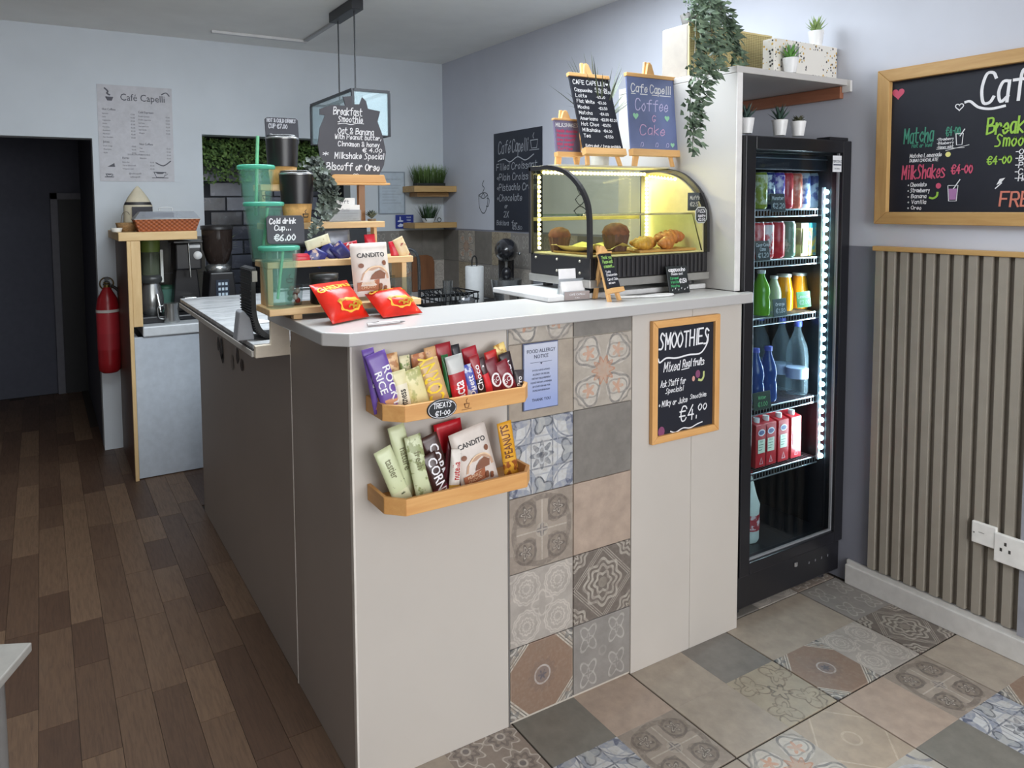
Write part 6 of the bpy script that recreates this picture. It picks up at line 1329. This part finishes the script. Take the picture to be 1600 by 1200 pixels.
part('lid', MB().add([(x_, y_, .063) for x_, y_ in tp_]+[(x_*.82, y_*.7, .10) for x_, y_ in tp_], [(4, 5, 6, 7)]+[(i, (i+1) % 4, (i+1) % 4+4, i+4) for i in range(4)]), TINTED((206, 210, 216), .32), bs); part('lid_rim', MB().box(-.158, .158, -.078, .078, .061, .0635), C((196, 192, 186), .4), bs)
part('lid_handle', MB().tube(curve([(-.03, -.0, .1), (-.028, 0, .118), (.028, 0, .118), (.03, 0, .1)], 5), .003, 6), C((206, 208, 210), .3), bs); part('dark_card', MB().add([(-.11, -.062, .07), (.03, -.062, .07), (.03, -.052, .095), (-.10, -.052, .095)], [(0, 1, 2, 3)]), C((96, 98, 112)), bs)
cb_ = thing('biscuit_bag', 'cream bag with black label standing behind the basket', 'bag', (py(216, 330, 4.25).x, 4.25, ZB)); part('bag', MB().lathe([(.066, 0), (.074, .03), (.072, .13), (.05, .175), (.022, .215), (.004, .235)], 14, sy=.6), C((206, 196, 172), .6), cb_)
part('label', MB().box(-.035, .066, -.048, -.0455, .03, .125), C((36, 34, 44), .5), cb_); part('top_band', MB().lathe([(.0695, .135), (.064, .15)], 14, sy=.62, cap=False), C((40, 36, 38), .5), cb_)
wb = thing('wicker_bowl', 'small wicker bowl with wire handle on the pine shelf', 'basket', (py(199, 352, 4.05).x, 4.05, ZB)); part('bowl', MB().lathe([(.035, 0), (.05, .02), (.055, .045), (.05, .045), (.03, .008), (.0005, .008)], 18), C((150, 116, 76), .8, 0, .3, 120, .8), wb); part('handle', MB().tube(curve([(-.03, 0, .04), (-.02, 0, .09), (0, 0, .1), (.012, 0, .085)], 5), .0018, 6), C((110, 100, 86)), wb)
single('small_dish', MB().lathe([(.022, 0), (.028, .02), (.024, .02), (.02, .006), (.0005, .006)], 16), C((220, 216, 206)), 'small cream dish at the left end of the pine shelf', 'dish', (py(182, 358, 4.0).x, 4.0, ZB))
# fire extinguisher
fe = thing('fire_extinguisher', 'red fire extinguisher hung low on the back wall beside the post', 'fire extinguisher', (.303, YB-.066, .455)); rd = C((150, 26, 34), .3)
part('cylinder', MB().lathe([(.04, 0), (.056, .015), (.058, .06), (.058, .36), (.05, .41), (.028, .45), (.018, .47)], 22), rd, fe); part('valve', MB().cyl(0, 0, .468, .50, .016), C((120, 100, 50), .3, .7), fe); part('lever', MB().box(-.012, .012, -.06, .03, .515, .525).box(-.010, .010, -.05, .02, .498, .506), C((40, 36, 36), .4), fe, .002)
part('gauge', MB().lathe([(.02, 0), (.02, .006)], 14), C((60, 54, 50)), fe, loc=(0, -.02, .485)); part('ring', MB().tube([(.034*math.cos(a), 0, .49+.034*math.sin(a)) for a in [2*PI*i/18 for i in range(18)]], .004, 6, True), C((90, 70, 40), .3, .6), fe)
part('label', MB().lathe([(.0585, .13), (.0585, .33)], 22, cap=False), BANDS('extlab', [(-9, (166, 40, 50)), (.22, (176, 44, 54))], 2, .45), fe); part('strap', MB().lathe([(.0595, .335), (.0595, .35)], 22, cap=False), C((206, 200, 196)), fe)
part('hose', MB().tube(curve([(.02, 0, .48), (.06, .0, .44), (.072, 0, .34), (.07, 0, .2), (.066, 0, .08)], 8), .008, 8), C((38, 34, 34)), fe); part('wall_bracket', MB().box(-.02, .02, .058, .067, .1, .36), C((90, 88, 88)), fe)
# ---- machines on the back worktop (z .768)
ZW = .7685
def onw(xp, yp): return pz(xp, yp, ZW)
p = onw(243, 497); ju = thing('juicer', 'steel juicer with green topped tube on the back worktop', 'juicer', (py(237, 460, 4.10).x, 4.10, ZW)); st_ = C((176, 178, 178), .25, .85)
part('base', MB().box(-.075, .085, -.12, .06, 0, .035), C((30, 30, 34), .4), ju, .006); part('motor', MB().lathe([(.045, .035), (.06, .06), (.058, .13), (.04, .2)], 20), st_, ju); part('bowl', MB().lathe([(.055, .2), (.06, .215), (.058, .23), (.045, .24)], 20), C((60, 62, 62), .3), ju); part('tube', MB().lathe([(.045, .24), (.046, .38)], 20, cap=False), TINTED((120, 130, 110), .5), ju); part('green_top', MB().lathe([(.047, .36), (.05, .42), (.048, .425), (.001, .42)], 20), C((110, 130, 60), .5), ju); part('spout', MB().rod((.02, -.05, .14), (.03, -.09, .05), .010, 8), st_, ju); part('clasp', MB().box(.045, .058, -.03, -.015, .2, .37), C((206, 208, 204), .3), ju)
o = thing('plastic_cup', 'pale teal plastic cup behind the juicer', 'cup', (py(249, 450, 4.25).x+.03, 4.25, ZW)); part('cup', MB().lathe([(.035, 0), (.05, .15)], 18), TINTED((120, 170, 156), .6), o); part('lid', MB().lathe([(.053, .15), (.053, .165), (.001, .17)], 18), C((40, 84, 62), .5), o)
o = thing('milk_pitcher', 'small steel milk pitcher between juicer and grinder', 'pitcher', (py(266, 470, 4.0).x, 3.97, ZW)); part('body', MB().lathe([(.038, 0), (.04, .01), (.034, .07), (.038, .1)], 18), st_, o); part('handle', MB().tube(curve([(-.036, 0, .09), (-.065, 0, .08), (-.06, 0, .03), (-.038, 0, .02)], 5), .004, 6), st_, o)
def gr_(label, x_, y_, kind):
    o = thing('coffee_grinder', label, 'coffee grinder', (x_, y_, ZW)); b_ = C((28, 28, 32), .35)
    if kind:
        part('base', MB().box(-.075, .075, -.12, .1, 0, .03), b_, o, .008); part('column', MB().prism([(-.075, .03), (.075, .03), (.055, .26), (-.055, .26)], .0, .09, 'xz'), b_, o, .006); part('head', MB().box(-.065, .065, -.08, .09, .26, .4), b_, o, .008); part('lid', MB().box(-.075, .075, -.085, .095, .40, .415), C((18, 18, 20), .3), o, .004); dl = part('dial', MB().lathe([(.022, 0), (.022, .008), (.001, .008)], 18), C((226, 226, 226), .4), o, loc=(.045, -.081, .335)); dl.rotation_euler = (PI/2, 0, 0)
        part('badge', MB().box(.005, .06, -.0815, -.08, .375, .39), C((206, 206, 208)), o); part('spout', MB().rod((.0, -.084, .40), (.006, -.088, .22), .004, 6), st_, o); part('fork', MB().box(-.03, .03, -.10, -.02, .10, .115), st_, o, .002)
    else:
        part('base', MB().prism([(-.085, 0), (.085, 0), (.062, .24), (-.062, .24)], -.1, .09, 'xz'), b_, o, .008); part('collar', MB().lathe([(.06, .24), (.07, .262), (.05, .28)], 20), st_, o); part('hopper', MB().lathe([(.045, .28), (.06, .3), (.078, .36), (.082, .47)], 22), TINTED((60, 50, 46), .75), o); part('hopper_lid', MB().lathe([(.086, .468), (.086, .49), (.001, .495)], 22), C((34, 32, 32), .4), o)
        sc_ = part('screen', MB().box(-.034, .034, -.1035, -.102, .10, .2), C((40, 50, 66), .3), o); [part('screen_icon', MB().box(-.022+.018*i, -.01+.018*i, -.1045, -.1038, .115+.028*j, .13+.028*j), C((190, 206, 220)), sc_) for i in range(3) for j in range(3)]
    return o
gr_('black coffee grinder with white dial in front of the grey tiles', py(292, 440, 4.13).x, 4.13, 1)
gr_('black coffee grinder with dark bean hopper and small screen', py(341, 430, 4.12).x, 4.12, 0)
em = thing('espresso_machine', 'large black espresso machine behind the tumblers', 'coffee machine', (1.09, 3.98, ZW)); b_ = C((30, 30, 34), .3)
part('base', MB().box(0, .58, 0, .42, .03, .12), b_, em, .008); part('back_body', MB().box(0, .58, .2, .42, .12, .44), b_, em, .008); part('top_body', MB().box(0, .58, .02, .42, .36, .47), C((38, 38, 42), .3), em, .01); part('drip_tray', MB().box(.03, .55, -.01, .19, .12, .135), st_, em, .002)
for x_ in (.17, .41): g_ = part('group_head', MB().cyl(x_, .11, .29, .36, .035), st_, em); part('portafilter', MB().rod((x_, .11, .28), (x_, -.05, .27), .012, 8), C((24, 24, 26)), em)
part('front_panel', MB().box(.01, .57, .012, .02, .375, .455), C((60, 62, 66), .3), em, .002); part('steam_wand', MB().rod((.05, .05, .36), (.04, .02, .15), .005, 6), st_, em); part('white_cloth', MB().box(-.012, .0, .02, .1, .14, .26), WHITE, em, .004)
for dx in (.05, .53): part('foot', MB().cyl(dx, .06, 0, .03, .02), C((40, 40, 42)), em)
# ---- sink side
def rw(xp, yp): return pz(xp, yp, ZW)
fa = thing('kitchen_tap', 'tall curved chrome tap at the sink', 'tap', (1.925, 3.84, ZW)); part('spout', MB().tube(curve([(.0, 0, .0), (0, 0, .24), (-.02, 0, .31), (-.07, 0, .335), (-.115, 0, .31), (-.125, 0, .25)], 8), .010, 10), C((150, 154, 158), .2, .9), fa); part('base', MB().cyl(0, 0, 0, .03, .022), C((150, 154, 158), .2, .9), fa); part('lever', MB().rod((.015, 0, .05), (.07, -.02, .08), .006, 8), C((150, 154, 158), .2, .9), fa)
sk_ = thing('sink', 'dark sink bowl set in the side worktop', 'sink', (1.76, 3.18, ZW)); part('rim', MB().box(0, .34, 0, .012, 0, .006).box(0, .34, .35, .362, 0, .006).box(0, .012, .012, .35, 0, .006).box(.328, .34, .012, .35, 0, .006), C((120, 124, 128), .25, .8), sk_); part('bowl', MB().box(.012, .328, .012, .35, .0, .0015), C((50, 52, 56), .3, .5), sk_)
cbd = thing('chopping_board', 'brown wooden chopping board leaning on the splashback tiles', 'chopping board', (2.27, 4.455, ZW), 0, None, rx=-.0); part('board', MB().prism([(-.085, 0), (.085, 0), (.085, .2), (.07, .235), (.03, .25), (-.03, .25), (-.07, .235), (-.085, .2)], 0, .016, 'xz'), WOOD((140, 92, 60), (104, 66, 44), 'z'), cbd, .004)
dr_ = thing('dish_rack', 'black wire dish rack beside the tap', 'dish rack', (2.03, 3.66, ZW)); mm = MB(); bkr = C((36, 37, 40), .4)
part('tray', MB().box(-.12, .14, -.1, .16, 0, .012), bkr, dr_, .004)
for i in range(9): x_ = -.11+.03*i; part('wire', MB().tube(curve([(x_, -.09, .014), (x_, -.095, .09), (x_, .03, .06), (x_, .15, .09), (x_, .15, .014)], 4), .004, 6), bkr, dr_)
for z_ in (.05, .09): part('rail', MB().tube([(-.12, -.095, z_), (.14, -.095, z_), (.14, .155, z_), (-.12, .155, z_)], .004, 6, True), bkr, dr_)
o = thing('steel_cup', 'small steel cup standing in the dish rack', 'cup', (2.04, 3.70, ZW+.0125)); part('cup', MB().lathe([(.025, 0), (.03, .14)], 16), st_, o)
pt__ = thing('paper_towel', 'white paper towel roll on a black holder', 'paper towel', (2.235, 3.72, ZW)); part('base', MB().cyl(0, 0, 0, .012, .075, n=24), bkr, pt__); part('roll', MB().lathe([(.055, .013), (.056, .018), (.056, .222), (.05, .226), (.018, .226), (.018, .2)], 28), C((226, 228, 230), .8, 0, .03, 40, .2), pt__); part('loop', MB().tube(curve([(-.016, 0, .2), (-.016, 0, .265), (0, 0, .285), (.016, 0, .265), (.016, 0, .2)], 5), .004, 6), bkr, pt__)
mxr = thing('stand_mixer', 'black stand mixer with steel bowl and whisk', 'mixer', (2.29, 3.46, ZW), 1.0); bm_ = C((34, 34, 38), .25, 0, .1, 8, 0, .6)
part('foot', MB().box(-.10, .10, -.12, .12, 0, .03), bm_, mxr, .012); part('column', MB().prism([(.03, .03), (.11, .03), (.105, .28), (.04, .28)], -.045, .045, 'xz'), bm_, mxr, .01); hd_ = part('motor_head', MB().sphere((0, 0, .33), .068, 20, 12, 1.95, .98, 1.0), bm_, mxr); cbn = part('chrome_band', MB().lathe([(.0635, 0), (.0635, .008)], 20, cap=False, sy=.96), st_, hd_, loc=(-.05, 0, .33)); cbn.rotation_euler = (0, PI/2, 0)
part('bowl', MB().lathe([(.045, .03), (.07, .06), (.085, .14), (.088, .17)], 22, -.05, 0), st_, mxr); part('whisk', MB().sphere((-.06, 0, .2), .03, 10, 8, 1, 1, 1.3), C((40, 40, 44), .3, .4), mxr); part('shaft', MB().rod((-.06, 0, .23), (-.06, 0, .28), .008, 8), st_, mxr); part('knob', MB().sphere((.0, -.075, .31), .01, 8, 6), st_, mxr)
o = thing('foil_crumple', 'crumpled silver foil on the worktop before the dish rack', 'foil', (2.05, 3.50, ZW)); mm = MB(); ri = random.Random(4)
pts = []; mm.sphere((0, 0, .04), .045, 12, 8, 1.1, .9, .85); mm.v = [(a_+ri.uniform(-.008, .008), b_+ri.uniform(-.008, .008), max(0, c_+ri.uniform(-.008, .008))) for a_, b_, c_ in mm.v]; mm.sm = [False]*len(mm.sm); part('foil', mm, C((170, 172, 176), .25, .8), o)
o = thing('storage_tub', 'translucent grey tub standing beside the mixer', 'tub', (2.395, 3.20, ZW)); part('tub', MB().box(-.045, .045, -.09, .09, 0, .30), TINTED((150, 152, 160), .6), o, .01); part('lid', MB().box(-.05, .05, -.095, .095, .301, .32), C((176, 178, 186), .4), o, .006)
# low white table edge at the far left
p0 = pz(50, 1003, .42); p1 = pz(0, 1062, .42)
tb = thing('low_table', 'white low table corner at the left edge', 'table', (p0.x, p0.y, 0)); d = (p1-p0); d.z = 0; d.normalize(); nrm = Vector((-d.y, d.x, 0))
if nrm.x > 0: nrm = -nrm
P = [Vector((0, 0, 0)), d*.7, d*.7+nrm*.5, nrm*.5]; q = [(v_.x, v_.y) for v_ in P]
ar = sum(q[i][0]*q[(i+1) % 4][1]-q[(i+1) % 4][0]*q[i][1] for i in range(4))
part('top', MB().prism(q if ar > 0 else q[::-1], .40, .42, 'xy'), C((160, 156, 150), .5), tb, .003)
for v_ in ((d+nrm)*.05, d*.65+nrm*.05, d*.65+nrm*.45, d*.05+nrm*.45): part('leg', MB().cyl(v_.x, v_.y, 0, .40, .015), C((120, 118, 116), .4), tb)
